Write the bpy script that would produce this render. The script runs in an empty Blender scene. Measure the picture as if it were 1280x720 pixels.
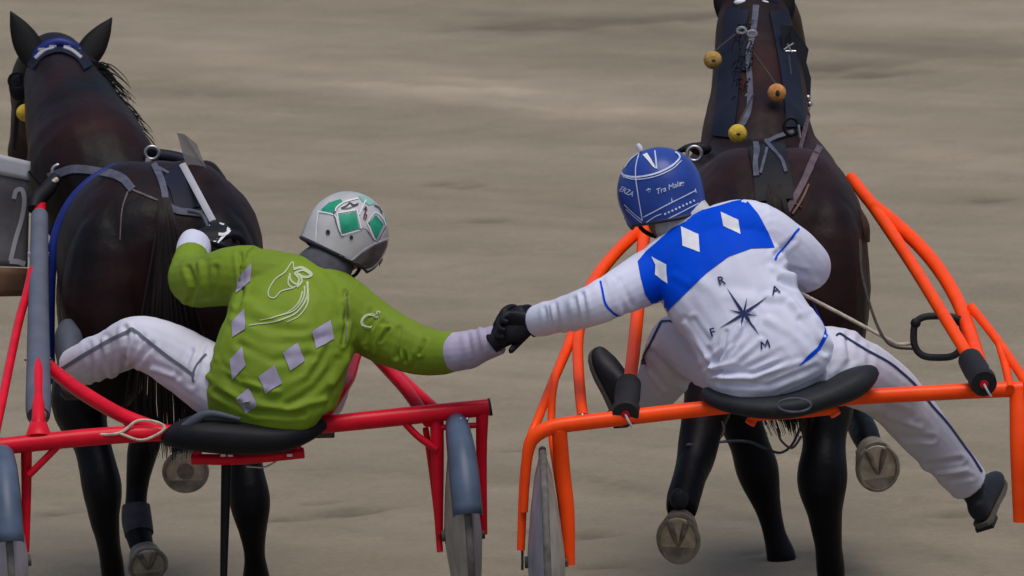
import bpy, bmesh, math, random
import numpy as np
from mathutils import Vector, Matrix, noise
from mathutils.bvhtree import BVHTree
from mathutils.geometry import delaunay_2d_cdt
random.seed(7); np.random.seed(7)
R = math.radians
sc = bpy.context.scene
COL = sc.collection

# ------------------------------------------------------------------ camera, sky, sun, exposure
PITCH, DIST, SC0, ZC = R(7.0), 30.0, 410.0, 1.176
cam = bpy.data.cameras.new('camera'); cam_o = bpy.data.objects.new('camera', cam); COL.objects.link(cam_o)
cam.sensor_width = 36.0; cam.lens = 36.0*SC0*DIST/1280.0
cam.dof.use_dof = True; cam.dof.focus_distance = 30.0; cam.dof.aperture_fstop = 11.0
cam.clip_start = 0.5; cam.clip_end = 2000
cam_o.location = (0, -DIST*math.cos(PITCH), ZC+DIST*math.sin(PITCH))
cam_o.rotation_euler = (math.pi/2-PITCH, 0, 0)
sc.camera = cam_o
CAM = Vector(cam_o.location); FPX = SC0*DIST

w = bpy.data.worlds.new('World'); sc.world = w; w.use_nodes = True
nt = w.node_tree; bg = nt.nodes['Background']
sky = nt.nodes.new('ShaderNodeTexSky'); sky.sky_type = 'NISHITA'; sky.sun_disc = False
SUN_EL, SUN_AZ = R(74), R(165)          # high behind thin cloud, azimuth clockwise from +Y
sky.sun_elevation = SUN_EL; sky.sun_rotation = SUN_AZ
sky.air_density = 1.0; sky.dust_density = 4.0; sky.ozone_density = 1.0
nt.links.new(sky.outputs[0], bg.inputs[0]); bg.inputs[1].default_value = 0.11
sun = bpy.data.lights.new('sun', 'SUN'); sun.energy = 1.5; sun.angle = R(38); sun.color = (1.0, 0.96, 0.9)
sun_o = bpy.data.objects.new('sun', sun); COL.objects.link(sun_o)
sd = Vector((math.sin(SUN_AZ)*math.cos(SUN_EL), math.cos(SUN_AZ)*math.cos(SUN_EL), math.sin(SUN_EL)))
sun_o.rotation_euler = sd.to_track_quat('Z', 'Y').to_euler(); sun_o.location = (0, -5, 12)
vs = sc.view_settings; vs.view_transform = 'Standard'; vs.look = 'None'; vs.gamma = 1.0; vs.use_curve_mapping = False
vs.exposure = 0.0
sc.render.engine = 'CYCLES'; sc.cycles.use_denoising = True; sc.cycles.max_bounces = 6

# ------------------------------------------------------------------ helpers
def ray(px, py):
    a, b = (px-640.0)/FPX, (360.0-py)/FPX
    f = Vector((0, math.cos(PITCH), -math.sin(PITCH))); u = Vector((0, math.sin(PITCH), math.cos(PITCH)))
    return f + Vector((a, 0, 0)) + u*b
def P(px, py, y):
    """the point of the place seen at this pixel of the photo, y metres up the track"""
    d = ray(px, py); t = (y-CAM.y)/d.y
    return CAM + d*t
YR = -0.35                               # the blue and white rig stands this much nearer
def PR(px, py, y): return P(px, py, y+YR)
def V(*a): return Vector(a)

def lerp(a, b, t): return a+(b-a)*t
def catmull(pts, n):
    """pts: list of tuples of floats; returns resampled list, n per span"""
    A = [np.array(p, float) for p in pts]
    if len(A) < 3 or n <= 1:
        if n <= 1: return A
        out = []
        for i in range(len(A)-1):
            for k in range(n): out.append(A[i]+(A[i+1]-A[i])*(k/n))
        out.append(A[-1]); return out
    E = [2*A[0]-A[1]]+A+[2*A[-1]-A[-2]]
    out = []
    for i in range(1, len(E)-2):
        p0, p1, p2, p3 = E[i-1], E[i], E[i+1], E[i+2]
        for k in range(n):
            t = k/n
            out.append(0.5*((2*p1)+(-p0+p2)*t+(2*p0-5*p1+4*p2-p3)*t*t+(-p0+3*p1-3*p2+p3)*t**3))
    out.append(A[-1]); return out

class MB:
    def __init__(s): s.v = []; s.f = []
    def add(s, vs, fs):
        o = len(s.v); s.v += [Vector(q) for q in vs]; s.f += [tuple(i+o for i in f) for f in fs]; return s
    def loft(s, rings, n=12, side=(1, 0, 0), sub=1, cap=True, power=2.0):
        """rings: (Vector centre, ra, rb); elliptical sections square to the path"""
        rr = catmull([(*c, a, b) for c, a, b in rings], sub)
        cs = [Vector(r[:3]) for r in rr]; side = Vector(side)
        vs_, fs_ = [], []
        for i, r in enumerate(rr):
            t = (cs[min(i+1, len(cs)-1)]-cs[max(i-1, 0)])
            t = t.normalized() if t.length > 1e-9 else Vector((0, 1, 0))
            a = side-t*side.dot(t)
            if a.length < 1e-3: a = Vector((0, 0, 1))-t*t.z
            if a.length < 1e-3: a = Vector((0, 1, 0))-t*t.y
            a.normalize(); b = a.cross(t)
            for k in range(n):
                an = 2*math.pi*k/n; c_, s_ = math.cos(an), math.sin(an)
                e = 2.0/power
                c_ = math.copysign(abs(c_)**e, c_); s_ = math.copysign(abs(s_)**e, s_)
                vs_.append(cs[i]+a*(max(r[3], 1e-4)*c_)+b*(max(r[4], 1e-4)*s_))
        m = len(rr)
        for i in range(m-1):
            for k in range(n):
                k2 = (k+1) % n
                fs_.append((i*n+k, i*n+k2, (i+1)*n+k2, (i+1)*n+k))
        if cap:
            fs_.append(tuple(range(n-1, -1, -1))); fs_.append(tuple((m-1)*n+k for k in range(n)))
        return s.add(vs_, fs_)
    def tube(s, pts, r, n=10, sub=1, cap=True, closed=False):
        rad = r if isinstance(r, (list, tuple)) else [r]*len(pts)
        if closed:
            return s.ring(pts, rad[0], n)
        # parallel transport frame
        rr = catmull([(*p, q) for p, q in zip(pts, rad)], sub)
        cs = [Vector(q[:3]) for q in rr]; m = len(cs)
        ts = [((cs[min(i+1, m-1)]-cs[max(i-1, 0)]).normalized()) for i in range(m)]
        a = ts[0].orthogonal().normalized(); vs_, fs_ = [], []
        for i in range(m):
            a = (a-ts[i]*a.dot(ts[i])).normalized(); b = ts[i].cross(a)
            for k in range(n):
                an = 2*math.pi*k/n
                vs_.append(cs[i]+(a*math.cos(an)+b*math.sin(an))*max(rr[i][3], 1e-4))
        for i in range(m-1):
            for k in range(n):
                k2 = (k+1) % n; fs_.append((i*n+k, i*n+k2, (i+1)*n+k2, (i+1)*n+k))
        if cap: fs_.append(tuple(range(n-1, -1, -1))); fs_.append(tuple((m-1)*n+k for k in range(n)))
        return s.add(vs_, fs_)
    def ring(s, pts, r, n=8):
        m = len(pts); vs_, fs_ = [], []; pts = [Vector(p) for p in pts]
        nrm = Vector((0, 0, 0)); c = sum(pts, Vector((0, 0, 0)))/m
        for i in range(m): nrm += (pts[i]-c).cross(pts[(i+1) % m]-c)
        nrm.normalize()
        for i in range(m):
            t = (pts[(i+1) % m]-pts[i-1]).normalized(); b = nrm; a = t.cross(b).normalized()
            for k in range(n):
                an = 2*math.pi*k/n; vs_.append(pts[i]+(a*math.cos(an)+b*math.sin(an))*r)
        for i in range(m):
            for k in range(n):
                i2, k2 = (i+1) % m, (k+1) % n; fs_.append((i*n+k, i2*n+k, i2*n+k2, i*n+k2))
        return s.add(vs_, fs_)
    def ell(s, c, ax, nu=16, nv=10):
        """ellipsoid; ax three vectors (semi axes), ax[2] polar"""
        c = Vector(c); A, B, C = [Vector(q) for q in ax]; vs_, fs_ = [c+C], []
        for j in range(1, nv):
            th = math.pi*j/nv
            for i in range(nu):
                ph = 2*math.pi*i/nu
                vs_.append(c+A*(math.sin(th)*math.cos(ph))+B*(math.sin(th)*math.sin(ph))+C*math.cos(th))
        vs_.append(c-C)
        for i in range(nu): fs_.append((0, 1+i, 1+(i+1) % nu))
        for j in range(nv-2):
            for i in range(nu):
                a, b = 1+j*nu+i, 1+j*nu+(i+1) % nu; fs_.append((a, a+nu, b+nu, b))
        e = len(vs_)-1; o = 1+(nv-2)*nu
        for i in range(nu): fs_.append((o+i, e, o+(i+1) % nu))
        return s.add(vs_, fs_)
    def sph(s, c, r, nu=14, nv=8): return s.ell(c, ((r, 0, 0), (0, r, 0), (0, 0, r)), nu, nv)
    def box(s, c, ax):
        c = Vector(c); A, B, C = [Vector(q) for q in ax]
        vs_ = [c+A*i+B*j+C*k for i in (-1, 1) for j in (-1, 1) for k in (-1, 1)]
        return s.add(vs_, [(0, 1, 3, 2), (4, 6, 7, 5), (0, 4, 5, 1), (2, 3, 7, 6), (0, 2, 6, 4), (1, 5, 7, 3)])
    def prism(s, poly, d):
        """closed polygon of Vectors extruded by vector d"""
        n = len(poly); d = Vector(d)
        vs_ = [Vector(p) for p in poly]+[Vector(p)+d for p in poly]
        fs_ = [tuple(range(n-1, -1, -1)), tuple(range(n, 2*n))]+[(i, (i+1) % n, n+(i+1) % n, n+i) for i in range(n)]
        return s.add(vs_, fs_)
    def mesh(s, name, o=Vector((0, 0, 0)), smooth=True):
        me = bpy.data.meshes.new(name); me.from_pydata([v-o for v in s.v], [], s.f)
        if smooth: me.polygons.foreach_set('use_smooth', [True]*len(me.polygons))
        me.update(); return me
    def build(s, name, mat, parent=None, smooth=True, bevel=0):
        o = Vector(parent.matrix_world.translation) if parent is not None else Vector((0, 0, 0))
        o = wloc(parent) if parent is not None else o
        me = s.mesh(name, o, smooth)
        bm = bmesh.new(); bm.from_mesh(me); bmesh.ops.recalc_face_normals(bm, faces=bm.faces)
        if bevel: bmesh.ops.bevel(bm, geom=[e for e in bm.edges if e.calc_face_angle(0) > 0.6], offset=bevel, segments=2, affect='EDGES', profile=0.6)
        bm.to_mesh(me); bm.free()
        if smooth:
            try: me.set_sharp_from_angle(angle=R(50))
            except Exception: pass
        return link(name, me, mat, parent)

def wloc(p):
    v = Vector((0, 0, 0))
    while p is not None: v += p.location; p = p.parent
    return v
def link(name, me, mat, parent=None):
    ob = bpy.data.objects.new(name, me); COL.objects.link(ob)
    if mat is not None: me.materials.append(mat)
    if parent is not None: ob.parent = parent
    return ob
def thing(name, label, cat, loc, group=None):
    o = bpy.data.objects.new(name, None); COL.objects.link(o); o.location = loc; o.empty_display_size = 0.1
    o['label'] = label; o['category'] = cat
    if group: o['group'] = group
    return o
def tag(o, label, cat, group=None):
    o['label'] = label; o['category'] = cat
    if group: o['group'] = group
    return o

def fused(mb, voxel, smooth=6, fac=0.5):
    """one continuous skin over overlapping lofts; returns (verts ndarray, faces list)"""
    me = mb.mesh('tmp')
    bm = bmesh.new(); bm.from_mesh(me); bmesh.ops.recalc_face_normals(bm, faces=bm.faces); bm.to_mesh(me); bm.free()
    ob = bpy.data.objects.new('tmp', me); COL.objects.link(ob)
    m = ob.modifiers.new('r', 'REMESH'); m.mode = 'VOXEL'; m.voxel_size = voxel
    if smooth:
        q = ob.modifiers.new('s', 'SMOOTH'); q.factor = fac; q.iterations = smooth
    dg = bpy.context.evaluated_depsgraph_get(); ev = ob.evaluated_get(dg)
    out = bpy.data.meshes.new_from_object(ev)
    bpy.data.objects.remove(ob); bpy.data.meshes.remove(me)
    return out
def body(name, mb, voxel, mat, parent, smooth=6, disp=None, fac=0.5):
    me = fused(mb, voxel, smooth, fac); o = wloc(parent)
    if disp:
        n = [v.normal.copy() for v in me.vertices]
        for v, nn in zip(me.vertices, n): v.co += nn*disp(v.co, nn)
    for v in me.vertices: v.co -= o
    me.polygons.foreach_set('use_smooth', [True]*len(me.polygons)); me.name = name; me.update()
    return link(name, me, mat, parent)
def bvh(*obs):
    vs_, fs_ = [], []
    for ob in obs:
        o = wloc(ob.parent)+ob.location; k = len(vs_)
        vs_ += [v.co+o for v in ob.data.vertices]; fs_ += [tuple(i+k for i in p.vertices) for p in ob.data.polygons]
    return BVHTree.FromPolygons(vs_, fs_)

def pix(p):
    """where a point of the place falls in the photo"""
    d = Vector(p)-CAM; f = Vector((0, math.cos(PITCH), -math.sin(PITCH))); u = Vector((0, math.sin(PITCH), math.cos(PITCH)))
    z = d.dot(f); return 640+FPX*d.x/z, 360-FPX*d.dot(u)/z
def seg_dist(p, poly):
    best = 1e9
    for (x0, y0), (x1, y1) in zip(poly, poly[1:]):
        dx, dy = x1-x0, y1-y0; l = dx*dx+dy*dy
        t = 0 if l == 0 else max(0, min(1, ((p[0]-x0)*dx+(p[1]-y0)*dy)/l))
        best = min(best, math.hypot(p[0]-x0-t*dx, p[1]-y0-t*dy))
    return best
def inside(p, poly):
    c = False; n = len(poly)
    for i in range(n):
        (x0, y0), (x1, y1) = poly[i], poly[i-1]
        if (y0 > p[1]) != (y1 > p[1]) and p[0] < (x1-x0)*(p[1]-y0)/(y1-y0)+x0: c = not c
    return c

def lay(tree, px, py, off):
    """a print's point on the surface of the thing that wears it"""
    d = ray(px, py).normalized(); h = tree.ray_cast(CAM, d)
    if h[0] is None:
        q = tree.find_nearest(P(px, py, 0.1))
        if q[0] is None: return None
        return q[0]+q[1]*off
    n = h[1] if h[1].dot(d) < 0 else -h[1]
    if n.dot(d) > -0.25: n = (n-d*0.4).normalized()
    return h[0]+n*off
def printed(name, tree, polys, mat, parent, off=0.0022, step=4.0):
    """flat print: polygons (pixel outlines) laid on the cloth"""
    mb = MB()
    for poly in polys:
        dense = []
        for i in range(len(poly)):
            (x0, y0), (x1, y1) = poly[i], poly[(i+1) % len(poly)]
            k = max(1, int(math.hypot(x1-x0, y1-y0)/step))
            dense += [(x0+(x1-x0)*j/k, y0+(y1-y0)*j/k) for j in range(k)]
        n = len(dense); pts = [Vector(p) for p in dense]
        xs = [p[0] for p in dense]; ys = [p[1] for p in dense]
        gx = min(xs)+step*.5
        closed = dense+[dense[0]]
        while gx < max(xs):
            gy = min(ys)+step*.5
            while gy < max(ys):
                if inside((gx, gy), dense) and seg_dist((gx, gy), closed) > step*.45: pts.append(Vector((gx, gy)))
                gy += step
            gx += step
        r = delaunay_2d_cdt(pts, [(i, (i+1) % n) for i in range(n)], [], 1, 1e-4)
        vv, ff = r[0], r[2]
        out = [lay(tree, q.x, q.y, off) for q in vv]
        if any(q is None for q in out): continue
        mb.add(out, [tuple(reversed(f)) for f in ff])
    return mb.build(name, mat, parent)
def ribbon_polys(line, wd, sub=4):
    L = [tuple(q) for q in catmull(line, sub)] if sub > 1 and len(line) > 2 else line
    a, b = [], []
    for i, p in enumerate(L):
        q0, q1 = L[max(i-1, 0)], L[min(i+1, len(L)-1)]
        dx, dy = q1[0]-q0[0], q1[1]-q0[1]; l = math.hypot(dx, dy) or 1
        wv = wd[0]+(wd[1]-wd[0])*i/(len(L)-1) if isinstance(wd, tuple) else wd
        a.append((p[0]-dy/l*wv/2, p[1]+dx/l*wv/2)); b.append((p[0]+dy/l*wv/2, p[1]-dx/l*wv/2))
    return a, b
def strip(mb, tree, line, wd, off=0.0025, sub=4, step=3.0, rows=2, thick=0.0):
    """a band lying on a surface; thick > 0 gives it a body like a strap"""
    L = [tuple(q) for q in catmull(line, sub)] if sub > 1 and len(line) > 2 else line
    D = []
    for (x0, y0), (x1, y1) in zip(L, L[1:]):
        k = max(1, int(math.hypot(x1-x0, y1-y0)/step)); D += [(x0+(x1-x0)*j/k, y0+(y1-y0)*j/k) for j in range(k)]
    D.append(L[-1]); a, b = ribbon_polys(D, wd, 1)
    vs_, fs_ = [], []; m = rows+1
    for p, q in zip(a, b):
        for k in range(m):
            v = lay(tree, p[0]+(q[0]-p[0])*k/rows, p[1]+(q[1]-p[1])*k/rows, off+thick)
            vs_.append(v)
    for i in range(len(D)-1):
        for k in range(rows):
            fs_.append((i*m+k, i*m+k+1, (i+1)*m+k+1, (i+1)*m+k))
    if thick > 0:
        n0 = len(vs_)
        for p, q in zip(a, b):
            for k in range(m): vs_.append(lay(tree, p[0]+(q[0]-p[0])*k/rows, p[1]+(q[1]-p[1])*k/rows, -0.002))
        for i in range(len(D)-1):
            fs_.append((i*m, (i+1)*m, n0+(i+1)*m, n0+i*m)); fs_.append((i*m+rows, n0+i*m+rows, n0+(i+1)*m+rows, (i+1)*m+rows))
        e = len(D)-1
        for i in (0, e):
            fs_.append(tuple([i*m+k for k in range(m)]+[n0+i*m+k for k in range(m-1, -1, -1)]))
    mb.add(vs_, fs_); return mb
def lettering(tree, mb, txt, cx, cy, h, ang=0, shear=0, off=0.0025, bold=0.0, sx=1.0):
    cu = bpy.data.curves.new('t', 'FONT'); cu.body = txt; cu.size = 1.0; cu.align_x = 'CENTER'; cu.shear = shear; cu.offset = bold
    cu.resolution_u = 3
    ob = bpy.data.objects.new('t', cu); COL.objects.link(ob); dg = bpy.context.evaluated_depsgraph_get()
    me = bpy.data.meshes.new_from_object(ob.evaluated_get(dg))
    bm = bmesh.new(); bm.from_mesh(me); bmesh.ops.triangulate(bm, faces=bm.faces, ngon_method='BEAUTY'); bm.to_mesh(me); bm.free()
    ca, sa = math.cos(R(ang)), math.sin(R(ang)); s = h/0.7
    out = []
    for v in me.vertices:
        x, y = v.co.x*s*sx, (v.co.y-0.35)*s
        out.append(lay(tree, cx+x*ca-(-y)*sa*1.0, cy+x*sa+(-y)*ca, off))
    mb.add(out, [tuple(p.vertices) for p in me.polygons])
    bpy.data.objects.remove(ob); bpy.data.curves.remove(cu); bpy.data.meshes.remove(me)
    return mb

# ------------------------------------------------------------------ materials
def mat(name, col, rough=0.6, metal=0.0, spec=0.22, var=0.0, scale=8.0, bump=0.0, bscale=60.0, coat=0.0, sheen=0.0, col2=None, stretch=(1, 1, 1), alpha=1.0, trans=0.0, detail=4.0, bdist=0.004, crumple=0.0):
    m = bpy.data.materials.new(name); m.use_nodes = True; N = m.node_tree.nodes; L = m.node_tree.links
    b = N['Principled BSDF']; b.inputs['Base Color'].default_value = (*col, 1); b.inputs['Roughness'].default_value = rough
    b.inputs['Metallic'].default_value = metal; b.inputs['Specular IOR Level'].default_value = spec
    b.inputs['Coat Weight'].default_value = coat; b.inputs['Sheen Weight'].default_value = sheen
    b.inputs['Coat Roughness'].default_value = 0.15
    if alpha < 1: b.inputs['Alpha'].default_value = alpha
    if trans: b.inputs['Transmission Weight'].default_value = trans
    tc = N.new('ShaderNodeTexCoord'); mp = N.new('ShaderNodeMapping'); mp.inputs['Scale'].default_value = stretch
    L.new(tc.outputs['Object'], mp.inputs[0])
    if var > 0 or col2:
        n = N.new('ShaderNodeTexNoise'); n.inputs['Scale'].default_value = scale; n.inputs['Detail'].default_value = detail
        L.new(mp.outputs[0], n.inputs[0])
        r = N.new('ShaderNodeValToRGB'); r.color_ramp.elements[0].position = 0.35; r.color_ramp.elements[1].position = 0.65
        c2 = col2 or tuple(min(1, c*(1+var)) for c in col); c1 = col if col2 else tuple(c*(1-var) for c in col)
        r.color_ramp.elements[0].color = (*c1, 1); r.color_ramp.elements[1].color = (*c2, 1)
        L.new(n.outputs[0], r.inputs[0]); L.new(r.outputs[0], b.inputs['Base Color'])
        rm = N.new('ShaderNodeMapRange'); rm.inputs['To Min'].default_value = max(0.05, rough-0.08); rm.inputs['To Max'].default_value = min(1, rough+0.1)
        L.new(n.outputs[0], rm.inputs[0]); L.new(rm.outputs[0], b.inputs['Roughness'])
    if crumple > 0:
        n4 = N.new('ShaderNodeTexNoise'); n4.noise_type = 'RIDGED_MULTIFRACTAL'; n4.inputs['Scale'].default_value = 6.5; n4.inputs['Detail'].default_value = 3; n4.inputs['Distortion'].default_value = .6
        L.new(tc.outputs['Object'], n4.inputs[0]); bc = N.new('ShaderNodeBump'); bc.inputs['Strength'].default_value = crumple; bc.inputs['Distance'].default_value = .012
        L.new(n4.outputs[0], bc.inputs['Height'])
    if bump > 0:
        n2 = N.new('ShaderNodeTexNoise'); n2.inputs['Scale'].default_value = bscale; n2.inputs['Detail'].default_value = 5
        L.new(mp.outputs[0], n2.inputs[0])
        bp = N.new('ShaderNodeBump'); bp.inputs['Strength'].default_value = bump; bp.inputs['Distance'].default_value = bdist
        L.new(n2.outputs[0], bp.inputs['Height']); L.new(bp.outputs[0], b.inputs['Normal'])
        if crumple > 0: L.new(bc.outputs[0], bp.inputs['Normal'])
    return m
def coat_mat(name, dark, bay, black, zlow):
    """horse coat: brown body, black lower legs, fine hair relief"""
    m = bpy.data.materials.new(name); m.use_nodes = True; N = m.node_tree.nodes; L = m.node_tree.links; b = N['Principled BSDF']
    tc = N.new('ShaderNodeTexCoord'); n = N.new('ShaderNodeTexNoise'); n.inputs['Scale'].default_value = 3.2; n.inputs['Detail'].default_value = 5
    L.new(tc.outputs['Object'], n.inputs[0])
    r = N.new('ShaderNodeValToRGB'); r.color_ramp.elements[0].position = .38; r.color_ramp.elements[1].position = .66
    r.color_ramp.elements[0].color = (*dark, 1); r.color_ramp.elements[1].color = (*bay, 1); L.new(n.outputs[0], r.inputs[0])
    sp = N.new('ShaderNodeSeparateXYZ'); L.new(tc.outputs['Object'], sp.inputs[0])
    mr = N.new('ShaderNodeMapRange'); mr.inputs['From Min'].default_value = zlow-.12; mr.inputs['From Max'].default_value = zlow+.18
    L.new(sp.outputs[2], mr.inputs[0]); mx = N.new('ShaderNodeMix'); mx.data_type = 'RGBA'
    L.new(mr.outputs[0], mx.inputs['Factor']); mx.inputs['A'].default_value = (*black, 1); L.new(r.outputs[0], mx.inputs['B'])
    L.new(mx.outputs['Result'], b.inputs['Base Color'])
    b.inputs['Roughness'].default_value = .5; b.inputs['Specular IOR Level'].default_value = .14
    mp = N.new('ShaderNodeMapping'); mp.inputs['Scale'].default_value = (220, 220, 28); L.new(tc.outputs['Object'], mp.inputs[0])
    n2 = N.new('ShaderNodeTexNoise'); n2.inputs['Scale'].default_value = 1; n2.inputs['Detail'].default_value = 3; L.new(mp.outputs[0], n2.inputs[0])
    n3 = N.new('ShaderNodeTexNoise'); n3.inputs['Scale'].default_value = 16; L.new(tc.outputs['Object'], n3.inputs[0])
    b1 = N.new('ShaderNodeBump'); b1.inputs['Strength'].default_value = .35; b1.inputs['Distance'].default_value = .002; L.new(n2.outputs[0], b1.inputs['Height'])
    b2 = N.new('ShaderNodeBump'); b2.inputs['Strength'].default_value = .35; b2.inputs['Distance'].default_value = .012; L.new(n3.outputs[0], b2.inputs['Height'])
    L.new(b1.outputs[0], b2.inputs['Normal']); L.new(b2.outputs[0], b.inputs['Normal'])
    return m
M = {}
M['red'] = mat('red_paint', (.62, .005, .022), .34, var=.12, scale=14, coat=.05, spec=.16, bump=.05, bscale=90)
M['orange'] = mat('orange_paint', (1.0, .075, .006), .34, var=.1, scale=14, coat=.05, spec=.16, bump=.05, bscale=90)
M['black_rub'] = mat('black_rubber', (.018, .018, .02), .6, var=.3, bump=.2, bscale=120)
M['seat'] = mat('seat_vinyl', (.005, .0055, .008), .6, var=.3, bump=.12, bscale=150)
M['seat_g'] = mat('seat_worn_vinyl', (.016, .018, .022), .6, var=.3, bump=.12, bscale=150)
M['foam'] = mat('grey_foam', (.10, .115, .16), .8, var=.12, bump=.2, bscale=160)
M['guard'] = mat('blue_grey_plastic', (.07, .10, .16), .38, var=.15, scale=12)
M['disc'] = mat('disc_wheel_plastic', (.28, .27, .33), .4, var=.2, scale=10)
M['disc2'] = mat('disc_wheel_lit_side', (.33, .31, .27), .6, var=.2, scale=10)  # paler side of the disc: its different sky reflection painted as colour
M['tyre'] = mat('tyre', (.11, .105, .098), .75, var=.3, scale=30)
M['steel'] = mat('steel', (.45, .45, .47), .35, metal=.9, var=.15)
M['leather'] = mat('black_leather', (.006, .006, .009), .6, var=.3, bump=.15, bscale=140)
M['navy_strap'] = mat('navy_strap', (.005, .007, .020), .6, var=.3, bump=.1, bscale=140)
M['blue_strap'] = mat('blue_strap', (.010, .022, .17), .45, var=.2)
M['grey_strap'] = mat('worn_grey_strap', (.075, .08, .115), .6, var=.25, scale=30)
M['mauve_strap'] = mat('worn_mauve_strap', (.11, .075, .095), .6, var=.25, scale=30)
M['cord'] = mat('pale_cord', (.45, .40, .33), .8, var=.2, scale=60)
M['dcord'] = mat('dark_cord', (.05, .045, .04), .8, var=.2, scale=60)
M['sponge_y'] = mat('yellow_sponge', (.55, .38, .05), .95, var=.2, scale=60, bump=.6, bscale=120)
M['sponge_o'] = mat('orange_sponge', (.50, .22, .07), .95, var=.2, scale=60, bump=.6, bscale=120)
M['sponge_d'] = mat('dusty_sponge', (.38, .23, .07), .95, var=.25, scale=60, bump=.6, bscale=120)
M['hoof'] = mat('hoof_horn', (.24, .205, .165), .7, var=.3, scale=25, bump=.2)
M['sole'] = mat('hoof_sole', (.46, .40, .30), .9, var=.22, scale=30, bump=.5, bscale=70)
M['solec'] = mat('hoof_frog', (.20, .17, .135), .9, var=.3, scale=40, bump=.4)
M['boot'] = mat('black_boot', (.016, .017, .022), .5, var=.3, bump=.15, bscale=90)
M['bootg'] = mat('dusty_grey_boot', (.06, .07, .095), .55, var=.25, bump=.15, bscale=90)
M['bootsole'] = mat('boot_sole_rubber', (.09, .085, .075), .8, var=.2)
M['glove'] = mat('black_glove', (.004, .0045, .009), .55, var=.4, scale=40, bump=.2, bscale=120)
M['skin'] = mat('skin', (.30, .16, .11), .5, var=.1, scale=20)
M['green'] = mat('green_silk', (.160, .245, .018), .6, var=.10, scale=5, bump=.35, bscale=22, crumple=.6, bdist=.006, spec=.15)
M['lilac'] = mat('lilac_print', (.29, .27, .38), .6, var=.08, scale=25)
M['palegreen'] = mat('pale_green_print', (.42, .50, .30), .6, var=.1, scale=30)
M['white'] = mat('white_silk', (.59, .61, .76), .6, var=.05, scale=6, bump=.35, bscale=20, crumple=.6, bdist=.006, spec=.15)
M['white2'] = mat('white_trouser', (.58, .58, .68), .6, var=.10, scale=4, bump=.35, bscale=20, crumple=.6, bdist=.006)
M['cuff'] = mat('lilac_cuff', (.36, .33, .45), .65, var=.1, scale=14, bump=.4, bscale=26, crumple=.6, bdist=.006)
M['blue'] = mat('blue_silk', (.0, .062, .62), .6, spec=.06, var=.08, scale=6)
M['navy'] = mat('navy_print', (.012, .022, .10), .6, var=.1)
M['pipe'] = mat('grey_piping', (.11, .12, .15), .7, var=.1)
M['wprint'] = mat('white_print', (.68, .70, .76), .5, var=.06, scale=30)
M['helm_s'] = mat('silver_helmet', (.46, .46, .47), .32, var=.10, scale=14, coat=.5)
M['helm_g'] = mat('green_helmet_paint', (.008, .21, .11), .35, col2=(.02, .33, .20), scale=22, coat=.15)
M['helm_pg'] = mat('pale_green_helmet_paint', (.22, .45, .37), .3, var=.15, coat=.5)
M['helm_d'] = mat('dark_helmet_patch', (.10, .085, .095), .5, var=.3, scale=30, coat=.3)
M['helm_b'] = mat('blue_helmet', (.016, .050, .28), .36, var=.18, scale=10, coat=.2)
M['helm_w'] = mat('white_helmet_line', (.50, .56, .74), .4, var=.12, scale=40)
M['ink'] = mat('dark_line', (.03, .03, .045), .5, var=.2)
M['redink'] = mat('red_mark', (.22, .03, .05), .5, var=.2)
M['neck'] = mat('grey_neckwarmer', (.065, .065, .08), .85, var=.2, scale=30, bump=.4, bscale=40)
M['collar'] = mat('pale_collar', (.45, .46, .47), .8, var=.12, scale=30, bump=.3, bscale=40)
M['plate'] = mat('grey_number_cloth', (.10, .095, .105), .7, var=.15, scale=16)
M['plate_l'] = mat('pale_plate', (.36, .36, .40), .5, var=.1)
M['plate_b'] = mat('brown_cloth', (.16, .085, .055), .8, var=.2, scale=16)
M['clear'] = mat('smoky_plate', (.32, .30, .31), .3, alpha=.62, var=.1)
M['coat1'] = coat_mat('near_black_coat', (.0045, .0038, .0048), (.022, .0055, .005), (.003, .003, .0055), .72)
M['coat2'] = coat_mat('dark_bay_coat', (.011, .0055, .0065), (.034, .011, .009), (.003, .003, .0055), .72)
M['tug'] = mat('dark_brown_leather', (.045, .022, .016), .7, var=.3, scale=30)
M['hair'] = mat('black_hair', (.004, .0035, .004), .6, var=.4, scale=30)
M['hair_r'] = mat('dark_red_hair', (.006, .0025, .003), .6, var=.4, scale=30)
M['boot_leg'] = mat('grey_leg_boot', (.045, .045, .055), .7, var=.25, scale=30, bump=.3)
M['eye'] = mat('eye', (.01, .008, .006), .1)

# ------------------------------------------------------------------ ground
SLOPE, G0 = .052, .038
PATCH = []                                # (x, y, dz): where wheels and hooves have pressed or heaped the sand
def plane_z(x, y): return G0+SLOPE*20*math.tanh(x/20)
def ground_z(x, y):
    z = plane_z(x, y)
    for a, b, d in PATCH: z += d*math.exp(-((x-a)**2+(y-b)**2)/(2*.22**2))
    return z
def stand(x, y, z):
    """let the sand meet whatever stands here"""
    PATCH.append((x, y, z-ground_z(x, y)))

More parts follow.
